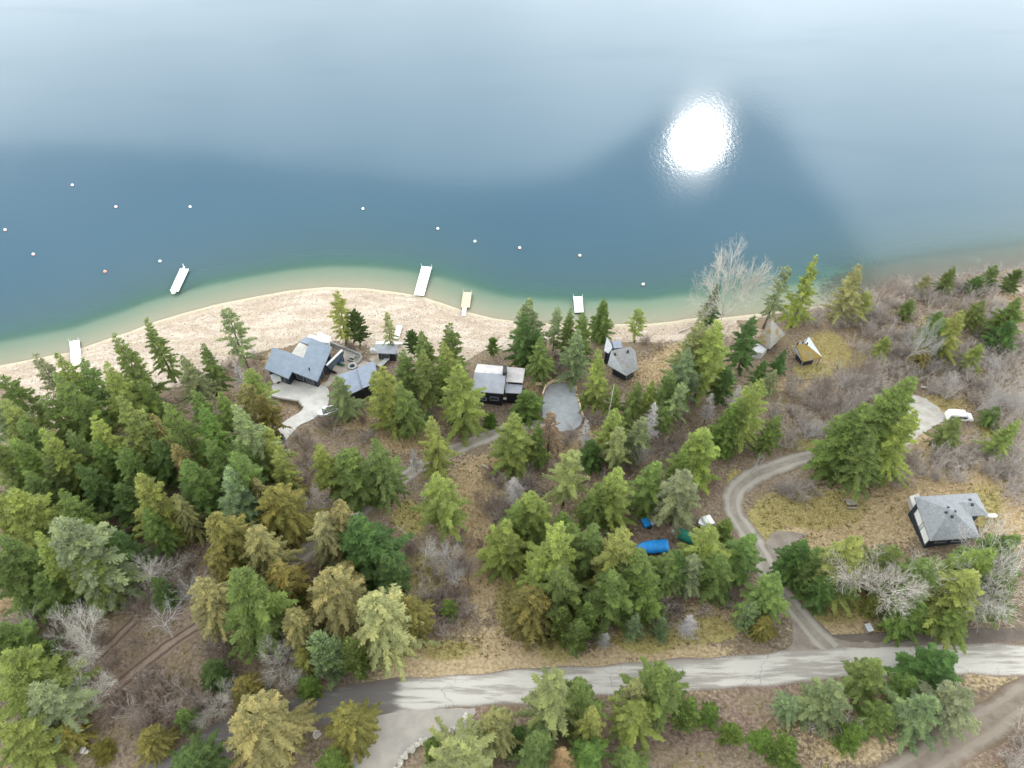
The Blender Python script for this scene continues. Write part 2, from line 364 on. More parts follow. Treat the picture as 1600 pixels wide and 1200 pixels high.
moss = blobs([(1270, 795, 90, 34, .75), (1200, 810, 40, 40, .6), (1300, 940, 70, 36, .8), (1290, 540, 30, 22, .9), (1270, 580, 34, 14, .8), (1540, 790, 30, 36, .7), (1275, 695, 50, 12, .9), (700, 1015, 50, 18, .7), (1090, 985, 70, 22, .9), (1010, 1000, 60, 22, .8), (870, 1000, 40, 40, .6), (640, 810, 30, 30, .7), (1470, 630, 40, 18, .5), (660, 900, 50, 40, .6),
              (800, 945, 30, 50, .7), (1390, 990, 60, 14, .5), (620, 1010, 30, 20, .5), (40, 1120, 60, 30, .4), (960, 860, 18, 22, .8), (1330, 560, 40, 20, .6), (1560, 670, 40, 20, .6), (450, 820, 60, 40, .3), (480, 600, 10, 10, .2), (1150, 760, 20, 40, .5), (420, 645, 20, 20, .5), (1420, 1140, 60, 40, .3), (1250, 1020, 30, 10, .5)])
dirt = blobs([(1010, 825, 90, 45, .9), (1120, 760, 24, 50, .6), (1170, 1070, 220, 14, .7), (1480, 996, 170, 14, 1), (1100, 1130, 120, 60, .7), (1580, 1180, 60, 40, .7), (800, 1000, 40, 60, .6), (720, 1040, 160, 14, .5), (470, 880, 60, 40, .7), (160, 1060, 150, 80, .5), (790, 628, 40, 14, .8), (760, 1120, 80, 30, .6), (1250, 600, 50, 18, .4), (1040, 570, 60, 30, .5), (500, 590, 20, 10, .7), (610, 560, 40, 12, .7), (560, 1120, 60, 30, .5), (440, 650, 34, 12, .8), (300, 850, 60, 30, .7), (930, 600, 20, 30, .6)])
grass += 0.25*land*(fbm(X, Y, 0.16, 21) > 0.25); 
me = bpy.data.meshes.new('ground')
ny, nx = X.shape; V = np.stack([X, Y, Zt], -1).reshape(-1, 3); idx = np.arange(nx*ny).reshape(ny, nx)
Q = np.stack([idx[:-1, :-1], idx[:-1, 1:], idx[1:, 1:], idx[1:, :-1]], -1).reshape(-1, 4)

mG, nt, b = nodemat('ground_cover')
at = N(nt, 'ShaderNodeAttribute', attribute_name='cover'); sp_ = N(nt, 'ShaderNodeSeparateColor'); nt.links.new(at.outputs['Color'], sp_.inputs[0])
tcn = N(nt, 'ShaderNodeTexCoord'); pos = tcn.outputs['Object']
n1 = noise(nt, 0.35, 6, 0.62, pos); n2 = noise(nt, 2.2, 5, 0.65, pos); n3 = noise(nt, 7.0, 4, 0.7, pos); n4 = noise(nt, 0.9, 5, 0.6, pos, 0.6)
def masked(w, spread=0.9):
    j = mth(nt, 'ADD', mth(nt, 'MULTIPLY', n4, 0.5), mth(nt, 'MULTIPLY', n2, 0.5))
    return smooth(nt, mth(nt, 'MULTIPLY_ADD', mth(nt, 'SUBTRACT', j, 0.5), spread*2, w), 0.32, 0.62)
lit = mixc(nt, smooth(nt, n2, 0.32, 0.68), (0.11, 0.08, 0.06), (0.30, 0.235, 0.17))
lit = mixc(nt, mth(nt, 'MULTIPLY', smooth(nt, n1, 0.4, 0.65), 0.6), lit, (0.22, 0.165, 0.09))
lit = mixc(nt, mth(nt, 'MULTIPLY', smooth(nt, n3, 0.58, 0.72), 0.6), lit, (0.44, 0.36, 0.28))
drt = mixc(nt, smooth(nt, n2, 0.3, 0.7), (0.12, 0.082, 0.062), (0.30, 0.22, 0.165))
grs = mixc(nt, smooth(nt, n2, 0.3, 0.7), (0.26, 0.185, 0.10), (0.49, 0.38, 0.235))
grs = mixc(nt, mth(nt, 'MULTIPLY', smooth(nt, n3, 0.5, 0.7), 0.5), grs, (0.52, 0.42, 0.26))
mos = mixc(nt, smooth(nt, n2, 0.3, 0.7), (0.20, 0.16, 0.06), (0.38, 0.325, 0.13))
vo = N(nt, 'ShaderNodeTexVoronoi'); vo.inputs['Scale'].default_value = 5.0; nt.links.new(pos, vo.inputs['Vector'])
vs_ = N(nt, 'ShaderNodeSeparateColor'); nt.links.new(vo.outputs['Color'], vs_.inputs[0])
peb = mixc(nt, vs_.outputs[0], (0.41, 0.335, 0.265), (0.61, 0.525, 0.43))
mpb = N(nt, 'ShaderNodeMapping'); mpb.inputs['Scale'].default_value = (0.5, 1.3, 1); nt.links.new(pos, mpb.inputs[0]); n5 = noise(nt, 0.22, 6, 0.65, mpb.outputs[0], 0.8)
peb = mixc(nt, smooth(nt, n5, 0.42, 0.62), mixc(nt, 1.0, peb, (0.80, 0.76, 0.72), 'MULTIPLY'), peb)
peb = mixc(nt, mth(nt, 'MULTIPLY', smooth(nt, n4, 0.55, 0.75), 0.5), peb, (0.30, 0.24, 0.195))
peb = mixc(nt, mth(nt, 'MULTIPLY', smooth(nt, n3, 0.6, 0.75), 0.5), peb, (0.19, 0.15, 0.125))
# wet and silted below the waterline
gm = N(nt, 'ShaderNodeSeparateXYZ'); nt.links.new(pos, gm.inputs[0])
wet = smooth(nt, mth(nt, 'MULTIPLY', gm.outputs['Z'], -1.0), -0.16, 0.10)
zj = mth(nt, 'ADD', gm.outputs['Z'], mth(nt, 'MULTIPLY', mth(nt, 'SUBTRACT', n1, 0.5), 0.35))
for z0_, w_, k_ in ((0.30, 0.05, 0.45), (0.62, 0.035, 0.35), (0.98, 0.05, 0.3)):   # strand lines of old water levels
    ln = mth(nt, 'SUBTRACT', 1.0, smooth(nt, mth(nt, 'ABSOLUTE', mth(nt, 'SUBTRACT', zj, z0_)), w_*0.4, w_*1.6)); peb = mixc(nt, mth(nt, 'MULTIPLY', mth(nt, 'MULTIPLY', ln, smooth(nt, n2, 0.35, 0.6)), k_), peb, (0.27, 0.21, 0.165))
damp = mth(nt, 'SUBTRACT', 1.0, smooth(nt, zj, 0.02, 0.20)); peb = mixc(nt, mth(nt, 'MULTIPLY', damp, 0.55), peb, (0.30, 0.245, 0.185))
peb = mixc(nt, wet, peb, mixc(nt, n2, (0.54, 0.48, 0.33), (0.68, 0.61, 0.44)))
c = mixc(nt, masked(at.outputs['Alpha']), lit, drt)
c = mixc(nt, masked(sp_.outputs[1]), c, grs)
c = mixc(nt, masked(sp_.outputs[2]), c, mos)
c = mixc(nt, masked(sp_.outputs[0], 0.45), c, peb)
nt.links.new(c, b.inputs['Base Color']); b.inputs['Roughness'].default_value = 0.95; b.inputs['Specular IOR Level'].default_value = 0.15
bump(nt, b, mth(nt, 'ADD', n2, mth(nt, 'MULTIPLY', n3, 0.6)), 0.7, 0.18)
me = mesh_from('ground', V, Q, mG, smooth=True)
ca = me.color_attributes.new('cover', 'FLOAT_COLOR', 'POINT')
ca.data.foreach_set('color', np.stack([beach, np.clip(grass, 0, 1), np.clip(moss*1.35, 0, 1), dirt], -1).astype(np.float32).ravel())
tag(link('ground', me), kind='structure')

# ------------------------------------------------------------------ lake
lx = axis(-165, 175, 1.0, 3000); ly = axis(70, 215, 1.0, 3500); ly = ly[ly > -200]
LX, LY = np.meshgrid(lx, ly); LD = -H(LX, LY)
keep = (LD > -2.5); ny, nx = LX.shape; idx = np.arange(nx*ny).reshape(ny, nx)
Q = np.stack([idx[:-1, :-1], idx[:-1, 1:], idx[1:, 1:], idx[1:, :-1]], -1).reshape(-1, 4)
Q = Q[keep.ravel()[Q].any(1)]; used = np.unique(Q); rm = np.zeros(nx*ny, int); rm[used] = np.arange(len(used))
V = np.stack([LX, LY, np.zeros_like(LX)], -1).reshape(-1, 3)[used]
mW, nt, b = nodemat('lake_water'); nt.nodes.remove(b); out = nt.nodes['Material Output']
at = N(nt, 'ShaderNodeAttribute', attribute_name='var'); dep = mth(nt, 'MAXIMUM', at.outputs['Fac'], 0.0)
tcn = N(nt, 'ShaderNodeTexCoord'); pos = tcn.outputs['Object']
def ex(k): return mth(nt, 'EXPONENT', mth(nt, 'MULTIPLY', dep, -k))
cc = N(nt, 'ShaderNodeCombineColor')
for i, k in enumerate((0.40, 0.09, 0.14)): nt.links.new(ex(k), cc.inputs[i])
tr = N(nt, 'ShaderNodeBsdfTransparent'); nt.links.new(cc.outputs[0], tr.inputs[0])
df = N(nt, 'ShaderNodeBsdfDiffuse')
nt.links.new(mixc(nt, ex(0.30), (0.038, 0.088, 0.130), (0.155, 0.245, 0.240)), df.inputs[0])
body = N(nt, 'ShaderNodeMixShader'); nt.links.new(mth(nt, 'SUBTRACT', 1.0, ex(0.26)), body.inputs[0]); nt.links.new(tr.outputs[0], body.inputs[1]); nt.links.new(df.outputs[0], body.inputs[2])
gl = N(nt, 'ShaderNodeBsdfGlossy', distribution='BECKMANN'); gl.inputs['Roughness'].default_value = 0.05; gl.inputs['Color'].default_value = (1, 1, 1, 1)
mp = N(nt, 'ShaderNodeMapping'); mp.inputs['Rotation'].default_value = (0, 0, R(38)); mp.inputs['Scale'].default_value = (1.0, 0.45, 1.0); nt.links.new(pos, mp.inputs[0])
w1 = noise(nt, 1.1, 3, 0.6, mp.outputs[0]); w2 = noise(nt, 0.06, 3, 0.55, mp.outputs[0])
patch = smooth(nt, w2, 0.42, 0.66)
gl2 = N(nt, 'ShaderNodeBsdfGlossy', distribution='BECKMANN'); gl2.inputs['Roughness'].default_value = 0.13; gm_ = N(nt, 'ShaderNodeMixShader'); gm_.inputs[0].default_value = 0.6
nt.links.new(gl.outputs[0], gm_.inputs[1]); nt.links.new(gl2.outputs[0], gm_.inputs[2])
bp = N(nt, 'ShaderNodeBump'); bp.inputs['Distance'].default_value = 0.05
nt.links.new(mth(nt, 'MULTIPLY_ADD', patch, 0.30, 0.16), bp.inputs['Strength']); nt.links.new(w1, bp.inputs['Height']); nt.links.new(bp.outputs[0], gl.inputs['Normal'])
fr = N(nt, 'ShaderNodeFresnel'); fr.inputs['IOR'].default_value = 1.22
ms = N(nt, 'ShaderNodeMixShader'); mp3 = N(nt, 'ShaderNodeMapping'); mp3.inputs['Rotation'].default_value = (0, 0, R(-32)); mp3.inputs['Scale'].default_value = (0.012, 0.045, 1); nt.links.new(pos, mp3.inputs[0])
gust = smooth(nt, mth(nt, 'ADD', noise(nt, 1.0, 5, 0.6, mp3.outputs[0], 0.6), mth(nt, 'MULTIPLY', mth(nt, 'SUBTRACT', w1, 0.5), 0.22)), 0.46, 0.70)   # gusts roughen the surface and mirror less sky
nt.links.new(mth(nt, 'MULTIPLY', fr.outputs[0], mth(nt, 'MULTIPLY_ADD', gust, -0.07, 1.0)), ms.inputs[0]); nt.links.new(body.outputs[0], ms.inputs[1]); nt.links.new(gm_.outputs[0], ms.inputs[2]); nt.links.new(bp.outputs[0], gl2.inputs['Normal'])
nt.links.new(ms.outputs[0], out.inputs['Surface'])
me = mesh_from('lake', V, rm[Q], mW, attr=LD.ravel()[used])
tag(link('lake', me), kind='structure')

# ------------------------------------------------------------------ roads and pads
def strip(name, key, width, mat, lift, crown=0.0, taper=None):
    P = LINES[key]; T = np.gradient(P, axis=0); T /= np.linalg.norm(T, axis=1)[:, None]; Nn = np.stack([-T[:, 1], T[:, 0]], -1)
    k = 9; o = np.linspace(-1, 1, k); s_ = np.arange(len(P))
    wv = width/2*(1+0.07*np.sin(s_*0.31+1)+0.05*np.sin(s_*0.83))
    wv2 = width/2*(1+0.07*np.sin(s_*0.27+3)+0.05*np.sin(s_*0.71+2))
    off = np.where(o[None] < 0, o[None]*wv[:, None], o[None]*wv2[:, None])
    XY = P[:, None, :]+off[..., None]*Nn[:, None, :]
    Zr = H(XY[..., 0], XY[..., 1])+lift+crown*(1-o[None]**2)
    Zr[:, [0, -1]] -= lift+0.05
    V_ = np.concatenate([XY, Zr[..., None]], -1).reshape(-1, 3); n = len(P)
    i_ = np.arange(n*k).reshape(n, k); Q_ = np.stack([i_[:-1, :-1], i_[1:, :-1], i_[1:, 1:], i_[:-1, 1:]], -1).reshape(-1, 4)
    o_ = link(name, mesh_from(name, V_, Q_[:, ::-1], mat, attr=np.tile(o, n), smooth=True)); return tag(o_, kind='structure')
def grid_area(name, poly, mat, lift, step=0.5, jag=0.0):
    """a paved or gravelled area draped on the ground: fine clipped grid"""
    import bmesh
    bm_ = bmesh.new(); P = np.array(poly)
    Pr = catmull(np.vstack([P, P[:1]]), 0.6)[:-1] if jag else P
    if jag: Pr = Pr + np.random.default_rng(len(poly)).normal(0, jag, Pr.shape)
    f = bm_.faces.new([bm_.verts.new((p[0], p[1], 0)) for p in Pr])
    lo_, hi_ = P.min(0), P.max(0)
    for a in range(2):
        for c_ in np.arange(lo_[a]+step, hi_[a], step*2):
            co = [0, 0, 0]; co[a] = c_; no = [0, 0, 0]; no[a] = 1
            bmesh.ops.bisect_plane(bm_, geom=bm_.verts[:]+bm_.edges[:]+bm_.faces[:], plane_co=co, plane_no=no)
    bmesh.ops.triangulate(bm_, faces=bm_.faces[:])
    for v in bm_.verts: v.co.z = gz(v.co.x, v.co.y)+lift
    bmesh.ops.recalc_face_normals(bm_, faces=bm_.faces[:])
    if sum(f.normal.z for f in bm_.faces) < 0: bmesh.ops.reverse_faces(bm_, faces=bm_.faces[:])
    me_ = bpy.data.meshes.new(name); bm_.to_mesh(me_); bm_.free(); me_.materials.append(mat)
    return tag(link(name, me_), kind='structure')
def gravel(name, c0, c1, c2, sc=1.0, ruts=0.0, rough=0.95):
    m, nt, b = nodemat(name); tcn = N(nt, 'ShaderNodeTexCoord'); pos = tcn.outputs['Object']
    a = noise(nt, 0.5*sc, 5, 0.6, pos); f = noise(nt, 4*sc, 5, 0.7, pos)
    c = mixc(nt, smooth(nt, a, 0.3, 0.7), c0, c1); c = mixc(nt, mth(nt, 'MULTIPLY', smooth(nt, f, 0.5, 0.7), 0.45), c, c2)
    if ruts:
        at = N(nt, 'ShaderNodeAttribute', attribute_name='var'); v = mth(nt, 'ABSOLUTE', at.outputs['Fac'])
        v = mth(nt, 'ADD', v, mth(nt, 'MULTIPLY', mth(nt, 'SUBTRACT', a, 0.5), 0.5))
        rt = mth(nt, 'SUBTRACT', 1.0, smooth(nt, mth(nt, 'ABSOLUTE', mth(nt, 'SUBTRACT', v, 0.48)), 0.10, 0.26))
        c = mixc(nt, mth(nt, 'MULTIPLY', rt, ruts), c, c2)
        c = mixc(nt, mth(nt, 'MULTIPLY', smooth(nt, v, 0.72, 0.98), 0.75), c, (0.15, 0.105, 0.07))
    nt.links.new(c, b.inputs['Base Color']); b.inputs['Roughness'].default_value = rough; b.inputs['Specular IOR Level'].default_value = 0.15
    bump(nt, b, f, 0.4, 0.05); return m
# worn grey road: pale dried patches over darker tar, cracks across
mR, nt, b = nodemat('worn_road'); tcn = N(nt, 'ShaderNodeTexCoord'); pos = tcn.outputs['Object']
mp = N(nt, 'ShaderNodeMapping'); mp.inputs['Scale'].default_value = (0.14, 1.3, 1); mp.inputs['Rotation'].default_value = (0, 0, R(-4)); nt.links.new(pos, mp.inputs[0])
a = noise(nt, 1.0, 6, 0.62, mp.outputs[0]); f = noise(nt, 5, 5, 0.7, pos); big = noise(nt, 0.07, 3, 0.5, pos)
sx = N(nt, 'ShaderNodeSeparateXYZ'); nt.links.new(pos, sx.inputs[0])
pale = smooth(nt, mth(nt, 'ADD', a, mth(nt, 'MULTIPLY', mth(nt, 'SUBTRACT', big, 0.5), 0.9)), 0.38, 0.57)
c = mixc(nt, pale, mixc(nt, f, (0.235, 0.21, 0.18), (0.34, 0.31, 0.27)), mixc(nt, f, (0.40, 0.37, 0.325), (0.54, 0.51, 0.455)))
at = N(nt, 'ShaderNodeAttribute', attribute_name='var'); ev = mth(nt, 'ADD', mth(nt, 'ABSOLUTE', at.outputs['Fac']), mth(nt, 'MULTIPLY', mth(nt, 'SUBTRACT', f, 0.5), 0.5))
west = mth(nt, 'SUBTRACT', 1.0, smooth(nt, mth(nt, 'ADD', sx.outputs['X'], mth(nt, 'MULTIPLY', a, 3.0)), -14.0, -12.2))   # the older dark tar stretch
c = mixc(nt, west, c, mixc(nt, smooth(nt, a, 0.52, 0.70), mixc(nt, f, (0.085, 0.075, 0.068), (0.17, 0.15, 0.135)), (0.25, 0.23, 0.205)))
vo = N(nt, 'ShaderNodeTexVoronoi', feature='DISTANCE_TO_EDGE'); vo.inputs['Scale'].default_value = 0.11; 
mp2 = N(nt, 'ShaderNodeVectorMath', operation='ADD'); nzc = N(nt, 'ShaderNodeTexNoise'); nzc.inputs['Scale'].default_value = 0.8; nt.links.new(pos, nzc.inputs['Vector']); sc_ = N(nt, 'ShaderNodeVectorMath', operation='SCALE'); nt.links.new(nzc.outputs['Color'], sc_.inputs[0]); sc_.inputs['Scale'].default_value = 1.6
nt.links.new(pos, mp2.inputs[0]); nt.links.new(sc_.outputs[0], mp2.inputs[1]); nt.links.new(mp2.outputs[0], vo.inputs['Vector'])
crk = mth(nt, 'SUBTRACT', 1.0, smooth(nt, vo.outputs['Distance'], 0.002, 0.012))
c = mixc(nt, mth(nt, 'MULTIPLY', crk, mth(nt, 'MULTIPLY', smooth(nt, big, 0.45, 0.6), 0.35)), c, (0.10, 0.085, 0.075))
c = mixc(nt, mth(nt, 'MULTIPLY', smooth(nt, ev, 0.74, 1.0), 0.9), c, (0.16, 0.115, 0.085))
nt.links.new(c, b.inputs['Base Color']); b.inputs['Roughness'].default_value = 0.85; bump(nt, b, f, 0.25, 0.03)
M_drive = gravel('packed_grey_dirt', (0.30, 0.265, 0.22), (0.21, 0.18, 0.148), (0.40, 0.365, 0.315), 1.0, 0.6)
M_side = gravel('brown_packed_dirt', (0.235, 0.195, 0.155), (0.165, 0.13, 0.10), (0.31, 0.265, 0.215), 1.0, 0.5)
M_track = gravel('rutted_forest_soil', (0.27, 0.205, 0.155), (0.21, 0.155, 0.115), (0.115, 0.078, 0.06), 1.0, 0.95)
M_pad = gravel('blue_grey_gravel', (0.36, 0.375, 0.385), (0.29, 0.305, 0.315), (0.46, 0.475, 0.48), 1.4)
M_epad = gravel('pale_grey_gravel', (0.44, 0.42, 0.385), (0.33, 0.29, 0.24), (0.52, 0.50, 0.47), 1.0)
M_gd = gravel('tan_gravel', (0.37, 0.33, 0.285), (0.30, 0.275, 0.245), (0.46, 0.425, 0.38), 1.2)
M_flare = gravel('muddy_gravel', (0.27, 0.235, 0.195), (0.19, 0.155, 0.125), (0.36, 0.325, 0.28), 1.0)
M_conc = simple('pale_concrete', (0.50, 0.475, 0.435), 0.85, 0.16, 0.5, bm=0.15)
M_patio = simple('tan_patio_concrete', (0.43, 0.37, 0.30), 0.85, 0.2, 0.7, bm=0.15)
strip('forest_track', 't1', 2.6, M_track, 0.05); strip('forest_track', 't2', 2.4, M_track, 0.055); strip('forest_track', 't3', 2.4, M_track, 0.05)
strip('dirt_lane', 'lane', 3.5, M_drive, 0.06)
grid_area('gravel_parking_pad', FLATW['pad'], M_pad, 0.075, jag=0.05)
grid_area('gravel_clearing', FLATW['ep'], M_epad, 0.085, jag=0.14)
grid_area('driveway_mouth', FLATW['fl'], M_flare, 0.045, jag=0.15)
grid_area('turning_spur', FLATW['sp'], M_flare, 0.05, jag=0.12)
strip('muddy_shoulder', 'mud', 2.3, gravel('dark_mud', (0.175, 0.145, 0.12), (0.12, 0.098, 0.082), (0.24, 0.205, 0.175), 1.0), 0.04)
strip('gravel_driveway', 'drive', 3.9, M_drive, 0.07)
grid_area('gravel_forecourt', FLATW['gd'], M_gd, 0.06, jag=0.06)
strip('side_road', 'side', 4.6, M_side, 0.06)
strip('road', 'road', 4.9, mR, 0.09, 0.04)
grid_area('concrete_driveway', FLATW['conc'], M_conc, 0.10, jag=0.03)
grid_area('patio', FLATW['patio'], M_patio, 0.085, jag=0.02)
grid_area('courtyard_paving', FLATW['court'], M_conc, 0.08)
# ------------------------------------------------------------------ building materials
M_metal = ribbed('blue_grey_metal_roof', (0.165, 0.205, 0.255), 0.45, 0.42, R(25), spec=0.5)
M_metal2 = ribbed('pale_blue_grey_metal_roof', (0.215, 0.25, 0.315), 0.42, 0.42, R(22), spec=0.5)
M_metal3 = ribbed('grey_metal_roof', (0.29, 0.30, 0.335), 0.42, 0.45, R(-4), spec=0.5)
M_metal4 = ribbed('sky_sheen_metal_roof', (0.40, 0.37, 0.36), 0.42, 0.5, R(86), var=0.18, spec=0.5)  # paler version of the grey metal: sky reflection put into the colour
M_navy = ribbed('dark_navy_siding', (0.022, 0.030, 0.042), 0.7, 0.2)
M_black = simple('black_siding', (0.014, 0.017, 0.024), 0.7, 0.2)
M_white = simple('white_paint', (0.80, 0.80, 0.78), 0.5, 0.06, 1.0)
M_dock = ribbed('white_dock_boards', (0.80, 0.80, 0.79), 0.6, 0.3, R(80), depth=0.01, var=0.03)
M_tan = ribbed('tan_dock_boards', (0.58, 0.46, 0.30), 0.7, 0.3, R(88), depth=0.01, var=0.06)
M_dark = simple('dark_grey', (0.03, 0.032, 0.035), 0.6, 0.2)
M_grey = simple('mid_grey', (0.28, 0.28, 0.28), 0.7, 0.15)
M_lgrey = simple('light_grey', (0.50, 0.50, 0.50), 0.6, 0.12)
M_wood_or = simple('orange_timber', (0.42, 0.19, 0.06), 0.6, 0.2, 3)
M_lumber = simple('fresh_lumber', (0.74, 0.56, 0.38), 0.75, 0.15, 3)
M_oldwood = simple('weathered_wood', (0.27, 0.235, 0.20), 0.85, 0.3, 3)
M_glass, nt, b = nodemat('window_glass'); b.inputs['Base Color'].default_value = (0.03, 0.045, 0.055, 1); b.inputs['Roughness'].default_value = 0.08; b.inputs['Specular IOR Level'].default_value = 0.7
def shingle(name, c1, c2, moss=None, ms=0.5):
    m, nt, b = nodemat(name); tcn = N(nt, 'ShaderNodeTexCoord'); pos = tcn.outputs['Object']
    br = N(nt, 'ShaderNodeTexVoronoi'); br.inputs['Scale'].default_value = 3.2; nt.links.new(pos, br.inputs['Vector']); s_ = N(nt, 'ShaderNodeSeparateColor'); nt.links.new(br.outputs['Color'], s_.inputs[0])
    n = noise(nt, 0.9, 5, 0.6, pos); c = mixc(nt, mth(nt, 'MULTIPLY_ADD', s_.outputs[0], 0.6, mth(nt, 'MULTIPLY', n, 0.4)), c1, c2)
    if moss: c = mixc(nt, smooth(nt, noise(nt, 0.45, 5, 0.65, pos), 0.62-ms*0.4, 0.78-ms*0.4), c, mixc(nt, n, tuple(x*0.6 for x in moss), moss))
    nt.links.new(c, b.inputs['Base Color']); b.inputs['Roughness'].default_value = 0.9; b.inputs['Specular IOR Level'].default_value = 0.25; bump(nt, b, s_.outputs[0], 0.3, 0.04); return m
M_shg = shingle('grey_shingles', (0.185, 0.195, 0.205), (0.29, 0.30, 0.31))
M_shk = shingle('weathered_shakes', (0.20, 0.20, 0.20), (0.31, 0.31, 0.305), (0.24, 0.18, 0.05), 0.12)
M_shm = shingle('mossy_shakes', (0.17, 0.145, 0.11), (0.27, 0.245, 0.20), (0.29, 0.20, 0.045), 0.55)
M_shb = shingle('brown_shakes', (0.215, 0.205, 0.18), (0.33, 0.315, 0.28), (0.27, 0.195, 0.06), 0.28)
M_shl = shingle('pale_shakes', (0.36, 0.375, 0.385), (0.50, 0.515, 0.52))

def win(parent, p, q, z, t, w, h, rev=False, name='window', glass=M_glass, frame=M_grey):
    """a framed pane on the wall p->q, centre at fraction t and height z"""
    p, q = np.array(p[:2]), np.array(q[:2]); d = (q-p)/np.linalg.norm(q-p); n_ = np.array([d[1], -d[0]])*(-1 if rev else 1); c = p+(q-p)*t; rz = math.atan2(d[1], d[0])
    f = MB(); k = c+n_*0.03; fw = 0.09
    for s in (-1, 1): f.box((*(k+d*s*(w/2+fw/2)), z), (fw, 0.08, h+2*fw), rz); f.box((*k, z+s*(h/2+fw/2)), (w-0.004, 0.076, fw), rz)
    fo = f.build(name, frame, parent); MB().box((*(c+n_*0.012), z), (w, 0.03, h), rz).build('pane', glass, fo); return fo
def inset(poly, k):
    P = np.array(poly); n = len(P); a = sum(P[i][0]*P[(i+1) % n][1]-P[(i+1) % n][0]*P[i][1] for i in range(n)); sg = 1 if a > 0 else -1; out_ = []
    for i in range(n):
        p0, p1, p2 = P[i-1], P[i], P[(i+1) % n]; d1 = (p1-p0)/np.linalg.norm(p1-p0); d2 = (p2-p1)/np.linalg.norm(p2-p1)
        n1 = sg*np.array([-d1[1], d1[0]]); n2 = sg*np.array([-d2[1], d2[0]]); bi = n1+n2; out_.append(tuple(p1+bi*k/max(0.35, 1+n1@n2)))
    return out_
def plan(pts, z): return [tuple(onz(x, y, z)[:2]) for x, y in pts]

# ---- L-shaped house
gh = ground(470, 585)[2]; ze = gh+3.6
L = [(412.5, 575), (426.5, 543.5), (455, 552), (474, 559.5), (487, 529), (519, 543), (495.5, 594.5), (456, 580), (450, 590.5)]
P = plan(L, ze); cy_ = np.mean([p[1] for p in P]); rz_ = [ze+(p[1]-cy_)*0.05 for p in P]
house = empty('lake_house', (*np.mean(P, 0), gh), 'L-shaped house with blue-grey metal roof and navy walls behind the beach', 'house')
Wl = inset(P, 0.55); mb = MB().prism(Wl, gh-2.0, [z-0.28 for z in [ze+(p[1]-cy_)*0.05 for p in Wl]]); mb.build('wall', M_navy, house)
mb = MB(); mb.slab([(*p, z) for p, z in zip(P, rz_)], 0.26); rf = mb.build('roof', M_metal, house)
vp = onz(483.5, 577.5, ze); MB().tube((vp[0], vp[1], ze-0.2), (vp[0], vp[1], ze+0.55), 0.14, 0.14, 8).build('vent_pipe', M_dark, house)
P2 = plan([(479, 528), (487, 530), (483, 540), (468.5, 535.5)], ze-0.5); mb = MB(); mb.slab([(*p, ze-0.45+(p[1]-cy_)*0.05) for p in P2], 0.2); mb.build('porch_roof', M_metal2, house)
for i in (0, 6):   # front walls toward the drive
    pass
fw = [Wl[-1], Wl[0]]
win(house, Wl[8], Wl[0], gh+1.7, 0.45, 2.2, 1.2, name='window', rev=False)
win(house, Wl[7], Wl[6], gh+1.8, 0.3, 1.6, 1.3); win(house, Wl[7], Wl[6], gh+1.8, 0.7, 1.6, 1.3)
def rel(pa, pb, t): return tuple(np.array(pa)+(np.array(pb)-np.array(pa))*t)
for t in (0.18, 0.72):
    f = win(house, Wl[5], Wl[6], gh+1.5, t, 2.0, 2.3, rev=True, name='timber_door', glass=M_glass, frame=M_wood_or)
# lakeside deck (white), boards
P3 = plan([(478, 528), (484, 521.5), (495, 525), (497, 518), (517, 526), (513, 535), (505, 534.5), (488, 529)], gh+0.5)
dk = tag(MB().prism(P3, gh-1.2, gh+0.45).build('deck', M_dock, None), 'white lakeside deck along the beach end of the L-shaped house', 'deck')
for (a_, b_) in ((0, 1), (3, 4)):
    pass
# low concrete garden wall
def wall_line(name, pts, w, h, mat, label, cat):
    G = [ground(x, y) for x, y in pts]; mb = MB()
    for i, (a, b_) in enumerate(zip(G[:-1], G[1:])):
        d = b_-a; l = math.hypot(d[0], d[1]); c = (a+b_)/2; mb.box((c[0], c[1], (a[2]+b_[2])/2+h/2-0.3), (l+w*0.98, w-0.004*i, h+0.6-0.006*i), math.atan2(d[1], d[0]))
    return tag(mb.build(name, mat, None), label, cat)
wall_line('garden_wall', [(507, 534), (536, 545), (563, 556), (566, 562), (560, 569)], 0.35, 0.75, M_grey, 'low grey concrete wall between the patio and the beach', 'wall')
wall_line('retaining_wall', [(426, 622), (440, 625), (452, 627), (467, 629.5), (473, 637)], 0.3, 0.6, M_oldwood, 'low curved timber retaining wall at the concrete driveway island', 'wall')
# pergola-like carport bay at the house's right side
zc_ = gh+2.6; pp = plan([(508, 571), (531, 546.5), (537, 549), (536, 556), (517, 577)], zc_)
pg = empty('side_canopy', (*np.mean(pp, 0), gh), 'narrow navy side canopy with white beam beside the orange doors', 'canopy')
MB().slab([(*p, zc_) for p in pp], 0.18).build('canopy_roof', M_navy, pg)
a, b_ = onz(510, 571, zc_+0.1), onz(534.5, 547, zc_+0.1); d = b_-a
MB().box(((a[0]+b_[0])/2, (a[1]+b_[1])/2, zc_+0.125), (np.linalg.norm(d[:2]), 0.38, 0.22), math.atan2(d[1], d[0])).build('beam', M_white, pg)
for k in (0.05, 0.95): c = a+d*k; MB().box((c[0], c[1], (gh+zc_-0.2)/2-0.2), (0.16, 0.16, zc_-gh+0.2)).build('post', M_dark, pg)
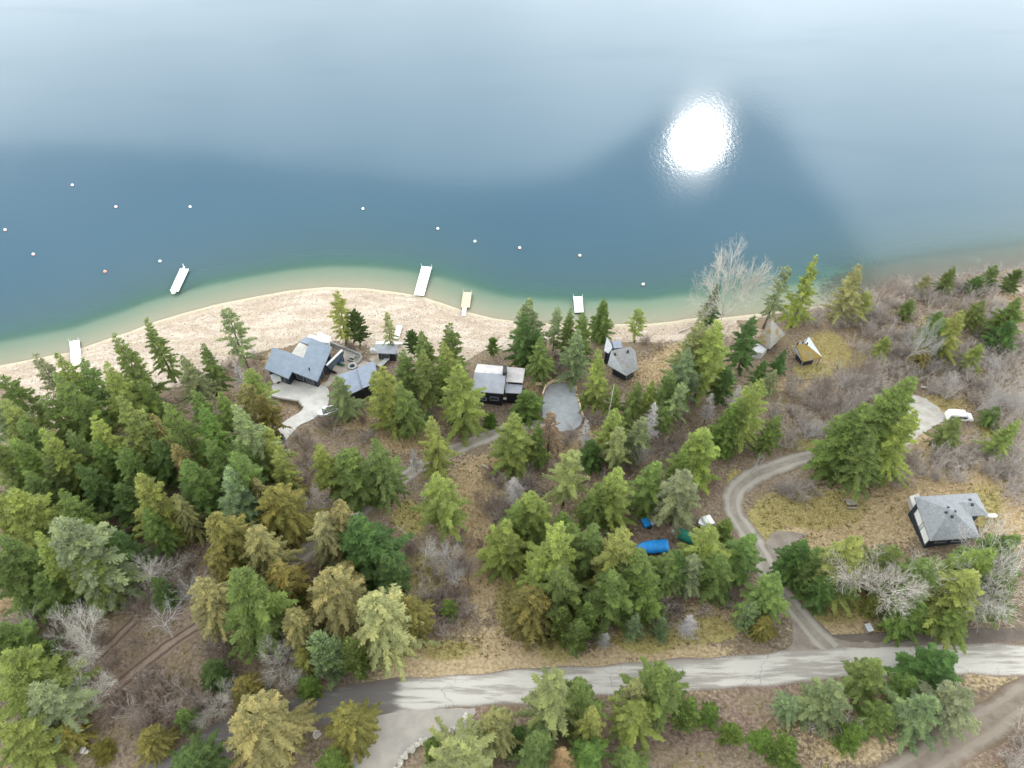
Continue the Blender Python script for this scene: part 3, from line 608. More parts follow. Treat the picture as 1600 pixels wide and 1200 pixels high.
# patio things
def kayak(px, py, ang, L_, col, label):
    g_ = ground(px, py); mb = MB(); rings = []; rz = R(ang)
    for t in np.linspace(-1, 1, 9):
        w = 0.36*(1-abs(t)**2.2)+0.02; h_ = 0.30*(1-0.5*abs(t)**3)+0.08*t*t; ring = []
        for a_ in np.linspace(0, 2*math.pi, 9)[:-1]:
            x, y, z = t*L_/2, w*math.cos(a_), 0.22+0.6*h_*math.sin(a_)+0.12*t*t
            ring.append((g_[0]+x*math.cos(rz)-y*math.sin(rz), g_[1]+x*math.sin(rz)+y*math.cos(rz), g_[2]+0.1+z))
        rings.append(ring)
    e = empty('kayak', (g_[0], g_[1], g_[2]+0.1), label, 'kayak'); mb.loft(rings); mb.build('hull', col, e, smooth=True)
    MB().ball((g_[0], g_[1], g_[2]+0.46), (0.55, 0.26, 0.10), 10, 4, 0.0, rz).build('cockpit', M_dark, e)
M_kg = simple('green_plastic', (0.02, 0.16, 0.10), 0.35, 0.1); M_bl = simple('blue_plastic', (0.02, 0.12, 0.42), 0.4, 0.1); M_rub = simple('black_rubber', (0.02, 0.02, 0.022), 0.6, 0.1)
kayak(530, 569.5, -25, 3.0, M_kg, 'green kayak on the patio beside the side canopy'); kayak(518, 581, -30, 3.2, M_rub, 'black kayak on the patio by the house corner')
g_ = ground(531, 564); e = empty('storage_bin', g_, 'blue storage bin beside the green kayak', 'bin'); MB().box((g_[0], g_[1], g_[2]+0.5), (1.1, 0.8, 0.9), R(30)).build('bin_body', M_bl, e); MB().box((g_[0], g_[1], g_[2]+1.0), (1.18, 0.88, 0.1), R(30)).build('lid', M_bl, e)
g_ = ground(550, 561.5); e = empty('patio_table', g_, 'grey patio table with benches on the tan patio', 'table'); MB().box((g_[0], g_[1], g_[2]+0.86), (1.5, 0.8, 0.08), R(-20)).build('tabletop', M_grey, e)
for s in (-1, 1):
    c = (g_[0]-math.sin(R(-20))*s*0.75, g_[1]+math.cos(R(-20))*s*0.75); MB().box((*c, g_[2]+0.5), (1.5, 0.28, 0.07), R(-20)).build('bench', M_grey, e); MB().box((*c, g_[2]+0.27), (1.2, 0.10, 0.38), R(-20)).build('leg', M_dark, e)
MB().box((g_[0], g_[1], g_[2]+0.45), (0.9, 0.12, 0.74), R(-20)).build('leg', M_dark, e)
g_ = ground(551, 574); e = empty('fire_pit', g_, 'round stone fire pit on the patio near the garage', 'fire pit')
for i in range(10): a = i*0.628; MB().box((g_[0]+0.75*math.cos(a), g_[1]+0.75*math.sin(a), g_[2]+0.32), (0.34, 0.40, 0.42), a).build('stone', M_lgrey, e)
MB().tube((g_[0], g_[1], g_[2]+0.1), (g_[0], g_[1], g_[2]+0.2), 0.6, 0.6, 12).build('ash_bed', M_dark, e)
g_ = ground(460, 589); e = empty('propane_tank', g_, 'white upright propane tank against the L-shaped house front wall', 'tank'); MB().tube((g_[0], g_[1], g_[2]), (g_[0], g_[1], g_[2]+1.3), 0.42, 0.42, 14).ball((g_[0], g_[1], g_[2]+1.298), (0.42, 0.42, 0.22), 14, 4, 0.0).build('tank_body', M_white, e, True); MB().tube((g_[0], g_[1], g_[2]+1.4), (g_[0], g_[1], g_[2]+1.7), 0.14, 0.14, 8).build('valve_cap', M_grey, e)
g_ = ground(434, 596); e = empty('cargo_trailer', g_, 'small white box trailer on the concrete driveway corner', 'trailer'); rz = R(30)
def loc(g_, rz, x, y, z): return (g_[0]+x*math.cos(rz)-y*math.sin(rz), g_[1]+x*math.sin(rz)+y*math.cos(rz), g_[2]+z)
MB().box(loc(g_, rz, 0, 0, 1.05), (1.9, 1.35, 1.3), rz).build('box_body', M_white, e, bevel=0.06)
MB().box(loc(g_, rz, 0, 0, 1.74), (2.0, 1.45, 0.08), rz).build('roof', M_lgrey, e)
for s in (-1, 1): MB().tube(loc(g_, rz, 0, s*0.70, 0.33), loc(g_, rz, 0, s*0.86, 0.33), 0.3, 0.3, 12).build('wheel', M_rub, e)
MB().tube(loc(g_, rz, -0.9, 0, 0.45), loc(g_, rz, -1.8, 0, 0.42), 0.05).build('tow_bar', M_dark, e)
# gate across the drive end
ga, gb = ground(424, 681), ground(444, 690); e = empty('driveway_gate', (ga+gb)/2, 'dark metal gate between two posts at the lower end of the concrete driveway', 'gate'); d = gb-ga; rz = math.atan2(d[1], d[0]); l = np.linalg.norm(d[:2])
for c in (ga-d/l*1.0, gb): MB().box((c[0], c[1], c[2]+0.9), (0.5, 0.5, 2.2), rz).build('post', M_dark, e)
for k in range(5): MB().box(((ga[0]+gb[0])/2, (ga[1]+gb[1])/2, (ga[2]+gb[2])/2+0.35+k*0.26), (l-0.2, 0.06, 0.1), rz).build('rail', M_dark, e)
# open boat on the drive's edge
def pont(px, py, ang):
    g_ = ground(px, py); rz = R(ang); e = empty('deck_boat', g_, 'white and grey deck boat on a trailer beside the concrete driveway', 'boat')
    rings = []
    for t, w in ((-2.1, 0.95), (-1.9, 1.0), (0.9, 1.0), (1.7, 0.75), (2.2, 0.3)):
        rings.append([loc(g_, rz, t, s*w*k, z) for s, k, z in ((-1, 1, 1.05), (-1, 0.75, 0.55), (1, 0.75, 0.55), (1, 1, 1.05))])
    MB().loft(rings).build('hull', M_white, e)
    for s in (-0.62, -0.1, 0.42): MB().box(loc(g_, rz, -0.2, s, 1.085), (3.0, 0.34, 0.06), rz).build('deck_mat', M_dark, e)
    for s in (-0.55, 0.5): MB().box(loc(g_, rz, -1.65, s, 1.5), (0.8, 0.8, 0.35), rz).build('seat', M_white, e, bevel=0.08)
    MB().box(loc(g_, rz, 0.75, -0.4, 1.4), (0.6, 0.7, 0.55), rz).build('console', M_white, e, bevel=0.05)
    for s in (-1, 1): MB().tube(loc(g_, rz, -0.4, s*0.95, 0.32), loc(g_, rz, -0.4, s*1.12, 0.32), 0.32, 0.32, 12).build('wheel', M_rub, e)
    MB().box(loc(g_, rz, 0, 0, 0.45), (4.0, 1.2, 0.12), rz).build('trailer_frame', M_grey, e); MB().tube(loc(g_, rz, 2.0, 0, 0.45), loc(g_, rz, 3.6, 0, 0.45), 0.06).build('tow_bar', M_lgrey, e)
pont(516, 646, 202)

# ---- garage
gg = ground(560, 600)[2]; z1 = gg+3.4
gar = empty('garage', (*onz(560, 595, gg)[:2], gg), 'garage with two-part pale blue-grey roof right of the patio', 'garage')
PA = plan([(527, 587), (558, 576), (565.5, 607), (543, 617)], z1); PB = plan([(558, 575), (585, 564), (592, 596), (566, 606)], z1+0.35)
MB().prism(inset(PA, 0.4), gg-1.8, z1-0.2).prism(inset(PB, 0.42), gg-1.8, z1+0.14).build('wall', M_navy, gar)
MB().slab([(*p, z1+(p[1]-PA[0][1])*0.03) for p in PA], 0.18).build('roof', M_metal2, gar); MB().slab([(*p, z1+0.36+(p[1]-PB[0][1])*0.03) for p in PB], 0.18).build('roof', M_metal2, gar)
WA = inset(PA, 0.4); win(gar, WA[3], WA[2], gg+1.3, 0.55, 2.6, 2.2, name='garage_door', glass=M_dark, frame=M_navy)
# ---- beach hut
gb_ = ground(604, 556)[2]; zb = gb_+2.5
hut = empty('beach_hut', (*onz(604, 548, gb_)[:2], gb_), 'small grey-roofed beach hut with white deck edge at the top of the beach', 'hut')
PH = plan([(586, 538), (622, 539.5), (619, 553), (588, 551.5)], zb); MB().slab([(*p, zb+(p[1]-PH[3][1])*0.06) for p in PH], 0.16).build('roof', M_metal3, hut)
MB().prism(inset(PH, 0.35), gb_-0.8, zb-0.2).build('wall', M_dark, hut)
PW = plan([(588, 533), (628, 534), (627.5, 537.5), (587, 537)], gb_+0.4); MB().prism(PW, gb_-1.0, gb_+0.35).build('deck', M_white, hut)
Wh = inset(PH, 0.35); win(hut, Wh[3], Wh[2], gb_+1.3, 0.4, 1.6, 1.2)
c = onz(582, 545, gb_+1); e = empty('white_locker', (c[0], c[1], gb_-0.1), 'white locker box at the left end of the beach hut', 'locker'); MB().box((c[0], c[1], gb_+0.4), (1.0, 0.8, 1.0)).build('locker_body', M_white, e); MB().box((c[0], c[1], gb_+0.94), (1.1, 0.9, 0.08)).build('lid', M_lgrey, e)
a, b_ = ground(593, 575), ground(616, 553); d = b_-a; e = empty('plank_ramp', a, 'pale sloping plank ramp between the garage and the beach hut', 'ramp'); l = np.linalg.norm(d[:2]); rz = math.atan2(d[1], d[0])
for k in range(3):
    o2 = np.array([-math.sin(rz), math.cos(rz)])*(k-1)*0.32; MB().slab([(a[0]+o2[0]+s*math.sin(rz)*-0.15+t*d[0], a[1]+o2[1]+s*math.cos(rz)*0.15+t*d[1], a[2]+0.55+t*(d[2])) for t, s in ((0, -1), (1, -1), (1, 1), (0, 1))], 0.12).build('plank', M_lgrey, e)
for t in (0.1, 0.5, 0.9): MB().box((a[0]+t*d[0], a[1]+t*d[1], a[2]+t*d[2]+0.1), (0.9, 0.1, 0.72), rz+math.pi/2).build('trestle', M_oldwood, e)
# ---- black cabin
gc = ground(768, 629)[2]; zv = gc+3.8
cab = empty('black_cabin', (*onz(778, 610, gc)[:2], gc), 'black-walled cabin with grey gabled metal roof left of the railed gravel pad', 'house')
def on_h(x, y, z): p = onz(x, y, z); return (p[0], p[1], z)
A, B = on_h(737, 611, zv), on_h(786.8, 615, zv); C_, D_ = on_h(790.5, 584.7, zv+1.1), on_h(741, 581.5, zv+1.1); E_, F_ = on_h(789.7, 572.5, zv+0.2), on_h(746, 568.5, zv+0.2)
MB().slab([A, B, C_, D_], 0.18).build('roof', M_metal3, cab)
MB().slab([(D_[0], D_[1]+0.01, D_[2]-0.01), (C_[0], C_[1]+0.01, C_[2]-0.01), E_, F_], 0.18).build('roof', M_metal4, cab)
Wc = inset([A[:2], B[:2], E_[:2], F_[:2]], 0.35); MB().prism(Wc, gc-1.5, zv-0.16).build('wall', M_black, cab)
win(cab, Wc[0], Wc[1], gc+1.7, 0.72, 1.5, 0.9); win(cab, Wc[0], Wc[1], gc+1.4, 0.36, 0.7, 0.7); win(cab, Wc[0], Wc[1], gc+1.4, 0.20, 0.6, 0.6)
for s_, (m_, n_) in ((0, (A, D_)), (1, (B, C_))):   # gable ends
    MB().prism([(m_[0]*0.5+n_[0]*0.5+ (0.4 if s_ == 0 else -0.4), m_[1]+0.6), (n_[0]+(0.4 if s_ == 0 else -0.4), (E_[1] if s_ else F_[1])-0.8), (n_[0]+(0.55 if s_ == 0 else -0.55), (E_[1] if s_ else F_[1])-0.8), (m_[0]*0.5+n_[0]*0.5+(0.55 if s_ == 0 else -0.55), m_[1]+0.6)], zv-0.2, zv+0.05).build('gable', M_black, cab)
cc_ = onz(788.8, 580, zv+1.2); MB().box((cc_[0], cc_[1], zv+0.9), (0.75, 2.0, 2.0), R(-3)).build('chimney', M_dark, cab)
zu = zv+0.45; Q1 = [on_h(791.2, 573, zu), on_h(820.5, 575.5, zu), on_h(816.8, 598, zu-0.2), on_h(790.6, 596, zu-0.2)]; MB().slab(Q1, 0.16).build('roof', M_metal4, cab)
zl = zv-0.5; Q2 = [on_h(790, 599, zl+0.1), on_h(816.8, 601.5, zl+0.1), on_h(815, 615, zl-0.15), on_h(789.2, 613.5, zl-0.15)]; MB().slab(Q2, 0.14).build('roof', M_metal3, cab)
MB().prism(inset([p[:2] for p in Q1], 0.35), gc-1.2, zu-0.36).prism(inset([p[:2] for p in Q2], 0.35), gc-1.2, zl-0.3).build('wall', M_black, cab)
g_ = ground(789, 628); e = empty('water_drum', g_, 'dark drum with white lid at the corner of the black cabin', 'drum'); MB().tube(g_, (g_[0], g_[1], g_[2]+1.0), 0.4, 0.4, 12).build('drum_body', M_dark, e); MB().tube((g_[0], g_[1], g_[2]+1.0), (g_[0], g_[1], g_[2]+1.06), 0.36, 0.36, 12).build('lid', M_white, e)
# ---- hip roofs
def hip(parent, corners, zev, apexes, faces, mats, th=0.2):
    V = [on_h(x, y, zev) for x, y in corners]+[on_h(x, y, z) for x, y, z in apexes]
    for f, m in zip(faces, mats): MB().slab([V[i] for i in f], th).build('roof', m, parent)
    return V
# slate cabin
gs = ground(985, 588)[2]; zs = gs+2.6
sl = empty('slate_cabin', (*onz(972, 570, gs)[:2], gs), 'cabin with steep weathered grey shake roof and one mossy corner, half under firs', 'house')
V = hip(sl, [(949.5, 570), (993, 549), (997, 577), (979, 587)], zs, [(955, 548, zs+2.2), (985, 541, zs+2.0)], [(0, 3, 4), (3, 2, 5, 4), (2, 1, 5), (0, 4, 5, 1)], [M_shl, M_shk, M_shk, M_shl])
MB().prism(inset([v[:2] for v in V[:4]], 0.7), gs-1.5, zs-0.2).build('wall', M_navy, sl)
PQ = plan([(956, 533), (970, 532), (973, 543), (959, 544)], zs+0.2); MB().prism(PQ, gs-0.5, zs+0.15).build('lean_to', M_metal2, sl)
PQ = plan([(948, 526), (955, 537), (957, 543), (951, 552), (944, 548)], zs+0.6); MB().slab([(*p, zs+0.6) for p in PQ], 0.18).build('roof', M_shl, sl); MB().prism(inset(PQ, 0.3), gs-1.0, zs+0.36).build('wall', M_navy, sl)
for x, y in ((961, 554), (981, 549.5)): p = onz(x, y, zs+1.9); MB().tube((p[0], p[1], zs+0.6), (p[0], p[1], zs+2.3), 0.2, 0.2, 8).build('vent_pipe', M_dark, sl)
win(sl, inset([v[:2] for v in V[:4]], 0.7)[3], inset([v[:2] for v in V[:4]], 0.7)[2], gs+1.3, 0.5, 1.6, 1.1)
# mossy twin-roofed cabin
gm_ = ground(1262, 572)[2]; zm = gm_+2.5
mo = empty('ochre_roof_cabin', (*onz(1260, 555, gm_)[:2], gm_), 'open-cornered cabin with ochre mossy hip roof above the brown clearing', 'house')
V = hip(mo, [(1239, 543), (1254.5, 565), (1285, 558.5), (1264, 526)], zm, [(1244, 539, zm+2.0), (1258, 536, zm+2.2)], [(0, 1, 4), (1, 2, 5, 4), (2, 3, 5), (0, 4, 5, 3)], [M_shl, M_shm, M_shl, M_shk])
wi = inset([v[:2] for v in V[:4]], 1.0); MB().prism(wi, gm_-1.5, zm-0.2).build('wall', M_navy, mo)
for i in (1, 2): p = inset([v[:2] for v in V[:4]], 0.25)[i]; MB().box((*p, (gm_+zm)/2-0.5), (0.16, 0.16, zm-gm_+0.7)).build('post', M_oldwood, mo)
for x, y in ((1246, 538), (1254.5, 535.5), (1261, 537.5)): p = onz(x, y, zm+2.1); MB().tube((p[0], p[1], zm+1.0), (p[0], p[1], zm+2.5), 0.16, 0.16, 8).build('vent_pipe', M_dark, mo)
gm2 = ground(1203, 541)[2]; zm2 = gm2+2.6
mo2 = empty('mossy_pyramid_cabin', (*onz(1204, 528, gm2)[:2], gm2), 'cabin with tall grey-brown mossy pyramid roof nearest the shore', 'house')
V = hip(mo2, [(1182.5, 533), (1203, 545), (1227, 522), (1209, 511)], zm2, [(1205.5, 499, zm2+5.2)], [(0, 1, 4), (1, 2, 4), (2, 3, 4), (3, 0, 4)], [M_shb, M_shb, M_shl, M_shl])
MB().prism(inset([v[:2] for v in V[:4]], 0.8), gm2-1.5, zm2-0.2).build('wall', M_navy, mo2)
PQ = plan([(1178, 540), (1190, 532), (1202, 539), (1192, 551), (1180, 549)], gm2+2.2); lt = MB().prism(PQ, gm2-1.0, gm2+2.1).build('lean_to', M_lgrey, mo2)
# grey hip-roofed house
g6 = ground(1480, 852)[2]; z6 = g6+2.9
h6 = empty('hip_roofed_house', (*onz(1485, 810, g6)[:2], g6), 'dark-walled house with grey shingled hip roof above the right end of the road', 'house')
V = hip(h6, [(1428.5, 776), (1453.5, 845), (1531, 839), (1518, 806), (1544, 804.5), (1526.5, 770.5)], z6, [(1487, 796.5, z6+2.6), (1497, 785.5, z6+1.9), (1523, 784.5, z6+1.5)],
        [(0, 1, 6), (1, 2, 6), (2, 3, 7, 6), (3, 4, 8, 7), (4, 5, 8), (0, 6, 7, 8, 5)], [M_shg]*6)
w6 = inset([v[:2] for v in V[:6]], 0.6); MB().prism(w6, g6-1.5, z6-0.2).build('wall', M_navy, h6)
win(h6, w6[0], w6[1], g6+1.5, 0.38, 3.0, 2.3, name='white_panel_door', glass=M_white); win(h6, w6[0], w6[1], g6+1.5, 0.75, 3.0, 2.3, name='white_panel_door', glass=M_white)
win(h6, w6[1], w6[2], g6+1.5, 0.3, 1.6, 1.1); win(h6, w6[1], w6[2], g6+1.5, 0.7, 1.6, 1.1)
for x, y, dz in ((1478, 801.5, 2.0), (1487.5, 807.5, 2.0), (1481, 794, 2.1), (1491.5, 800, 2.1), (1518.5, 789, 1.2), (1515, 782, 1.2)): p = onz(x, y, z6+dz); MB().box((p[0], p[1], z6+dz), (0.32, 0.32, 0.6)).build('roof_vent', M_dark, h6)
e = MB().prism([tuple(ground(x, y)[:2]) for x, y in ((1414, 785), (1429, 780), (1455, 850), (1442, 852))], g6-1.0, g6+0.16).build('terrace', M_conc, h6)
gt = ground(1547, 808); e = empty('gas_tank', gt, 'small white gas tank lying by the right corner of the hip-roofed house', 'tank'); MB().tube((gt[0]-0.6, gt[1], gt[2]+0.45), (gt[0]+0.6, gt[1], gt[2]+0.45), 0.32, 0.32, 12).ball((gt[0]+0.6, gt[1], gt[2]+0.45), 0.318, 10, 5, -1).ball((gt[0]-0.6, gt[1], gt[2]+0.45), 0.318, 10, 5, -1).build('tank_body', M_white, e, True)
for s in (-0.4, 0.4): MB().box((gt[0]+s, gt[1], gt[2]+0.12), (0.12, 0.5, 0.26)).build('leg', M_grey, e)
# ---- railed pad fence
def fence(pts, label):
    G = [ground(x, y) for x, y in pts]; e = empty('rail_fence', np.mean(G, 0), label, 'fence')
    for a, b_ in zip(G[:-1], G[1:]):
        d = b_-a; l = math.hypot(*d[:2]); n = max(1, round(l/2.4)); rz = math.atan2(d[1], d[0])
        for k in range(n+1):
            if k == n and b_ is not G[-1]: continue
            c = a+d*k/n; MB().box((c[0], c[1], gz(c[0], c[1])+0.45), (0.15, 0.15, 1.3), rz).build('post', M_lumber, e)
        for z in (0.95, 0.5):
            for k in range(n): c0, c1 = a+d*k/n, a+d*(k+1)/n; MB().slab([(c0[0], c0[1], gz(c0[0], c0[1])+z+0.1), (c1[0], c1[1], gz(c1[0], c1[1])+z+0.1), (c1[0]-math.sin(rz)*0.26, c1[1]+math.cos(rz)*0.26, gz(c1[0], c1[1])+z+0.1), (c0[0]-math.sin(rz)*0.26, c0[1]+math.cos(rz)*0.26, gz(c0[0], c0[1])+z+0.1)], 0.16).build('rail', M_lumber, e)
fence([(848.5, 620), (855, 604.5), (866.5, 599), (896, 598.5), (899, 613)], 'fresh lumber rail fence round the lakeward end of the blue-grey gravel pad')
fence([(837, 604), (850, 604.5), (850.5, 608)], 'short L-shaped lumber rail left of the gravel pad')
def logs_edge(pts, r_, name, label, cat, mat):
    G = [ground(x, y) for x, y in pts]; e = empty(name, np.mean(G, 0), label, cat)
    for a, b_ in zip(G[:-1], G[1:]): MB().tube((a[0], a[1], a[2]+r_*0.8), (b_[0], b_[1], b_[2]+r_*0.8), r_, r_, 8).build('log', mat, e)
logs_edge([(901, 617), (905, 630), (909, 642), (912, 653)], 0.17, 'log_edging', 'pale log edging along the right side of the gravel pad', 'edging', M_lumber)
logs_edge([(570, 1133), (562, 1160), (553, 1178), (544, 1199)], 0.13, 'timber_edging', 'thin timber edging along the left side of the gravel forecourt', 'edging', M_lumber)
# ---- docks
def dock(pts, mat, label, name='dock', z=0.55, posts=True):
    P = plan(pts, z); e = empty(name, (*np.mean(P, 0), 0), label, 'dock'); MB().prism(P, z-0.16, z).build('deck', mat, e); I = inset(P, 0.15)
    p0, p1, p2, p3 = [np.array(p) for p in I[:4]]; d = p3-p0; l = np.linalg.norm(d); n = max(2, int(l/2.5))
    for k in range(n):
        a_, b_ = (k+0.1)/n, (k+0.9)/n; MB().prism([tuple(p0+d*a_), tuple(p1+(p2-p1)*a_), tuple(p1+(p2-p1)*b_), tuple(p0+d*b_)], -0.25, z-0.17).build('float', M_dark, e)
    if posts:
        for c in (P[0], P[1]): MB().tube((*c, -1.0), (*c, z+0.7), 0.07, 0.07, 8).build('post', M_lgrey, e)
    for t in (0.25, 0.75):
        for s in (p0, ): c = s+d*t; MB().box((c[0]+0.08, c[1], z+0.05), (0.12, 0.34, 0.1)).build('cleat', M_lgrey, e)
    return e
dock([(108.5, 533.5), (123.5, 531), (129, 579), (112, 579)], M_dock, 'long white dock running off the left end of the beach')
e = dock([(281.5, 419.2), (294.9, 420.1), (278.6, 455.1), (265.5, 454.2)], M_dock, 'slanting white dock floating free off the left beach', posts=False)
P = plan([(268, 454.6), (274.5, 455), (272, 458), (267.3, 457.6)], 0.5); MB().prism(P, 0.2, 0.48).build('swim_step', M_white, e); p = onz(288, 418.5, 0.5); MB().tube((p[0], p[1], 0), (p[0], p[1], 1.7), 0.1, 0.08, 8).box((p[0], p[1]-0.3, 0.75), (0.35, 0.9, 0.18)).build('ladder_post', M_white, e)
dock([(658.8, 415.8), (674.6, 417), (662.5, 461.7), (646.7, 460.4)], M_dock, 'big white dock resting on the point of the beach')
e = dock([(723.8, 456.3), (737, 456.7), (733.8, 480.4), (720, 480)], M_tan, 'tan boarded dock with a narrow white gangway to the beach')
P = plan([(722.8, 480.6), (728.9, 480.8), (727.6, 493.3), (721.4, 493)], 0.6); MB().prism(P, 0.46, 0.62).build('gangway', M_dock, e)
dock([(895.8, 463.2), (910, 463.2), (911.8, 487.5), (898.2, 488)], M_dock, 'short white dock in the water before the fir clump')
G = [ground(x, y) for x, y in ((620, 511), (629, 510.5), (623.5, 531), (615.5, 531))]; e = empty('beach_ramp', np.mean(G, 0), 'white boarded ramp lying on the beach by the hut', 'ramp'); MB().slab([(g_[0], g_[1], g_[2]+0.5) for g_ in G], 0.16).build('deck', M_dock, e)
for t in (0.1, 0.5, 0.9):
    c0, c1 = G[0]+(G[3]-G[0])*t, G[1]+(G[2]-G[1])*t; MB().box(((c0[0]+c1[0])/2, (c0[1]+c1[1])/2, (c0[2]+c1[2])/2+0.12), (np.linalg.norm(c1-c0)*0.9, 0.15, 0.42)).build('bearer', M_grey, e)
g_ = ground(199, 538); e = empty('beach_pole', g_, 'slim white pole standing on the left beach', 'pole'); MB().tube((g_[0], g_[1], g_[2]-0.3), (g_[0], g_[1], g_[2]+3.0), 0.09, 0.07, 8).build('shaft', M_white, e); MB().box((g_[0], g_[1], g_[2]+0.1), (0.5, 0.5, 0.2)).build('foot_block', M_lgrey, e)
# ---- buoys
M_bw = simple('white_buoy', (0.80, 0.79, 0.77), 0.4, 0.03); M_bo = simple('orange_buoy', (0.80, 0.33, 0.24), 0.4, 0.05)
for x, y, k, lab in ((113, 289, 1, 'white buoy with orange band, farthest out in the left group'), (181, 323, 1, 'white buoy with orange band, second farthest out in the left group'), (297, 323, 0, 'white buoy left of centre beyond the slanting dock'), (567, 326, 0, 'white buoy farthest out off the beach middle'), (684, 357, 0, 'white buoy straight out from the big white dock'), (742, 377, 0, 'white buoy straight out from the tan dock'),
                     (812, 387, 1, 'white buoy with orange band between the tan dock and the short dock'), (906, 399, 1, 'white buoy with orange band straight out from the short white dock'), (1005, 444, 1, 'white buoy with orange band nearest the shore, right of the docks'), (8, 359, 1, 'orange-banded buoy at the left photo edge'), (52, 397, 1, 'orange-banded buoy second from the left photo edge'), (164, 424, 2, 'orange buoy nearest the left shore'), (250, 408, 0, 'white buoy just left of the slanting dock')):
    p = onz(x, y, 0.2); e = empty('mooring_buoy', (p[0], p[1], 0), lab, 'buoy', 'mooring buoys in the lake')
    MB().ball((p[0], p[1], 0.17), 0.37, 12, 8, -1).build('float_ball', M_bo if k == 2 else M_bw, e, True)
    MB().tube((p[0], p[1], 0.06), (p[0], p[1], 0.20), 0.385, 0.385, 14).build('band', M_bo if k else M_lgrey, e)
    MB().tube((p[0], p[1], 0.5), (p[0], p[1], 0.66), 0.06, 0.05, 8).build('mooring_ring', M_lgrey, e)
# ---- van
g_ = ground(1496, 655); rz = R(-6); van = empty('parked_van', g_, 'white van parked on the dry grass by the right photo edge', 'van')
prof = [(-2.35, 0.75, .86, 1.0), (-2.3, 1.75, .84, .9), (-2.0, 1.98, .78, .9), (0.7, 2.0, .78, .92), (1.25, 1.35, .84, .94), (2.2, 1.15, .82, .9), (2.4, 0.75, .78, .85)]
rings = [[loc(g_, rz, x, s*w*k, z) for s, k, z in ((-1, 1, .38), (-1, 1.08, min(1.0, top-0.1)), (-1, .92, top), (1, .92, top), (1, 1.08, min(1.0, top-0.1)), (1, 1, .38))] for x, top, w, k_ in prof for k in (1.05,)]
MB().loft(rings).build('body', M_white, van, bevel=0.06)
MB().slab([loc(g_, rz, x, y, z+0.035) for x, y, z in ((0.76, -0.68, 1.93), (1.22, -0.74, 1.40), (1.22, 0.74, 1.40), (0.76, 0.68, 1.93))], 0.03).build('windshield', M_glass, van)
for s in (-1, 1):
    for x0 in (-1.6, -0.5, 0.5): MB().box(loc(g_, rz, x0, s*0.885, 1.42), (0.9, 0.03, 0.45), rz).build('window', M_glass, van)
    for x0 in (-1.5, 1.5): MB().tube(loc(g_, rz, x0, s*0.74, 0.34), loc(g_, rz, x0, s*0.95, 0.34), 0.34, 0.34, 14).build('wheel', M_rub, van)
    MB().box(loc(g_, rz, 2.32, s*0.6, 0.85), (0.12, 0.3, 0.16), rz).build('headlight', M_lgrey, van)
# ---- boats and gear in the clearing
M_tarp = simple('blue_tarp', (0.02, 0.28, 0.72), 0.45, 0.15, 1.5, bm=0.3); M_gtarp = simple('green_tarp', (0.01, 0.20, 0.135), 0.5, 0.25, 1.5, bm=0.3); M_pale = simple('pale_hull', (0.70, 0.72, 0.66), 0.4, 0.12, 1.5)
def boat(px, py, ang, L_, w_, hull, cover, label, t0=-1.0, t1=0.95, name='tarped_boat'):
    g_ = ground(px, py, 0.8); rz = R(ang); e = empty(name, g_, label, 'boat'); ring = []; cov = []
    for t in np.linspace(-1, 1, 9):
        w = w_/2*(1-max(0, t)**2.4*0.94); z = 0.95+0.18*max(0, t)**2
        ring.append([loc(g_, rz, t*L_/2, s*w*k, zz) for s, k, zz in ((-1, 1, z), (-1, .7, 0.45), (1, .7, 0.45), (1, 1, z))])
    MB().loft(ring).build('hull', hull, e)
    for t in np.linspace(t0, t1, 12):
        w = w_/2*(1-max(0, t)**2.4*0.94)*1.06+0.03; z = 0.95+0.18*max(0, t)**2; hgt = 0.5*(1-0.5*t*t)+0.05*math.sin(t*19)
        cov.append([loc(g_, rz, t*L_/2*1.02, w*c_, zz) for c_, zz in ((-1.0, z-0.25), (-1.02, z+0.04), (-.55, z+hgt*.75), (0, z+hgt), (.55, z+hgt*.75), (1.02, z+0.04), (1.0, z-0.25))])
    MB().loft(cov).build('tarp_cover', cover, e, True)
    for s in (-0.5, 0.5): MB().box(loc(g_, rz, s*L_/2, 0, 0.24), (0.3, w_*0.8, 0.5), rz).build('cradle', M_oldwood, e)
boat(1019, 855, 186, 5.2, 2.0, M_pale, M_tarp, 'boat wholly covered by a bright blue tarp in the boat-storage clearing')
boat(1070, 837, 155, 4.4, 1.9, M_pale, M_gtarp, 'pale boat half covered by a green tarp beside the driveway firs', -1.0, 0.62)
boat(1102, 815, 200, 2.6, 1.7, M_white, M_pale, 'small white boat under firs left of the driveway curve', -0.4, 0.3, 'small_boat')
g_ = ground(1013, 819); rz = R(-72); e = empty('bin_trailer', g_, 'blue bin trailer with a white slatted pallet on top', 'trailer')
MB().box(loc(g_, rz, 0, -0.45, 0.65), (1.5, 1.3, 0.7), rz).build('bin_body', M_tarp, e, bevel=0.08)
for k in range(6): MB().box(loc(g_, rz, -0.75+k*0.3, 0.55, 1.05), (0.16, 0.95, 0.07), rz).build('slat', M_pale, e)
for k in (-.35, .35): MB().box(loc(g_, rz, 0, 0.55+k, 0.96), (1.75, 0.1, 0.1), rz).build('bearer', M_pale, e)
MB().box(loc(g_, rz, 0, 0.55, 0.5), (1.5, 0.7, 0.8), rz).build('crate', M_grey, e)
for s in (-1, 1): MB().tube(loc(g_, rz, s*0.78, -0.2, 0.3), loc(g_, rz, s*0.95, -0.2, 0.3), 0.3, 0.3, 12).build('wheel', M_rub, e)
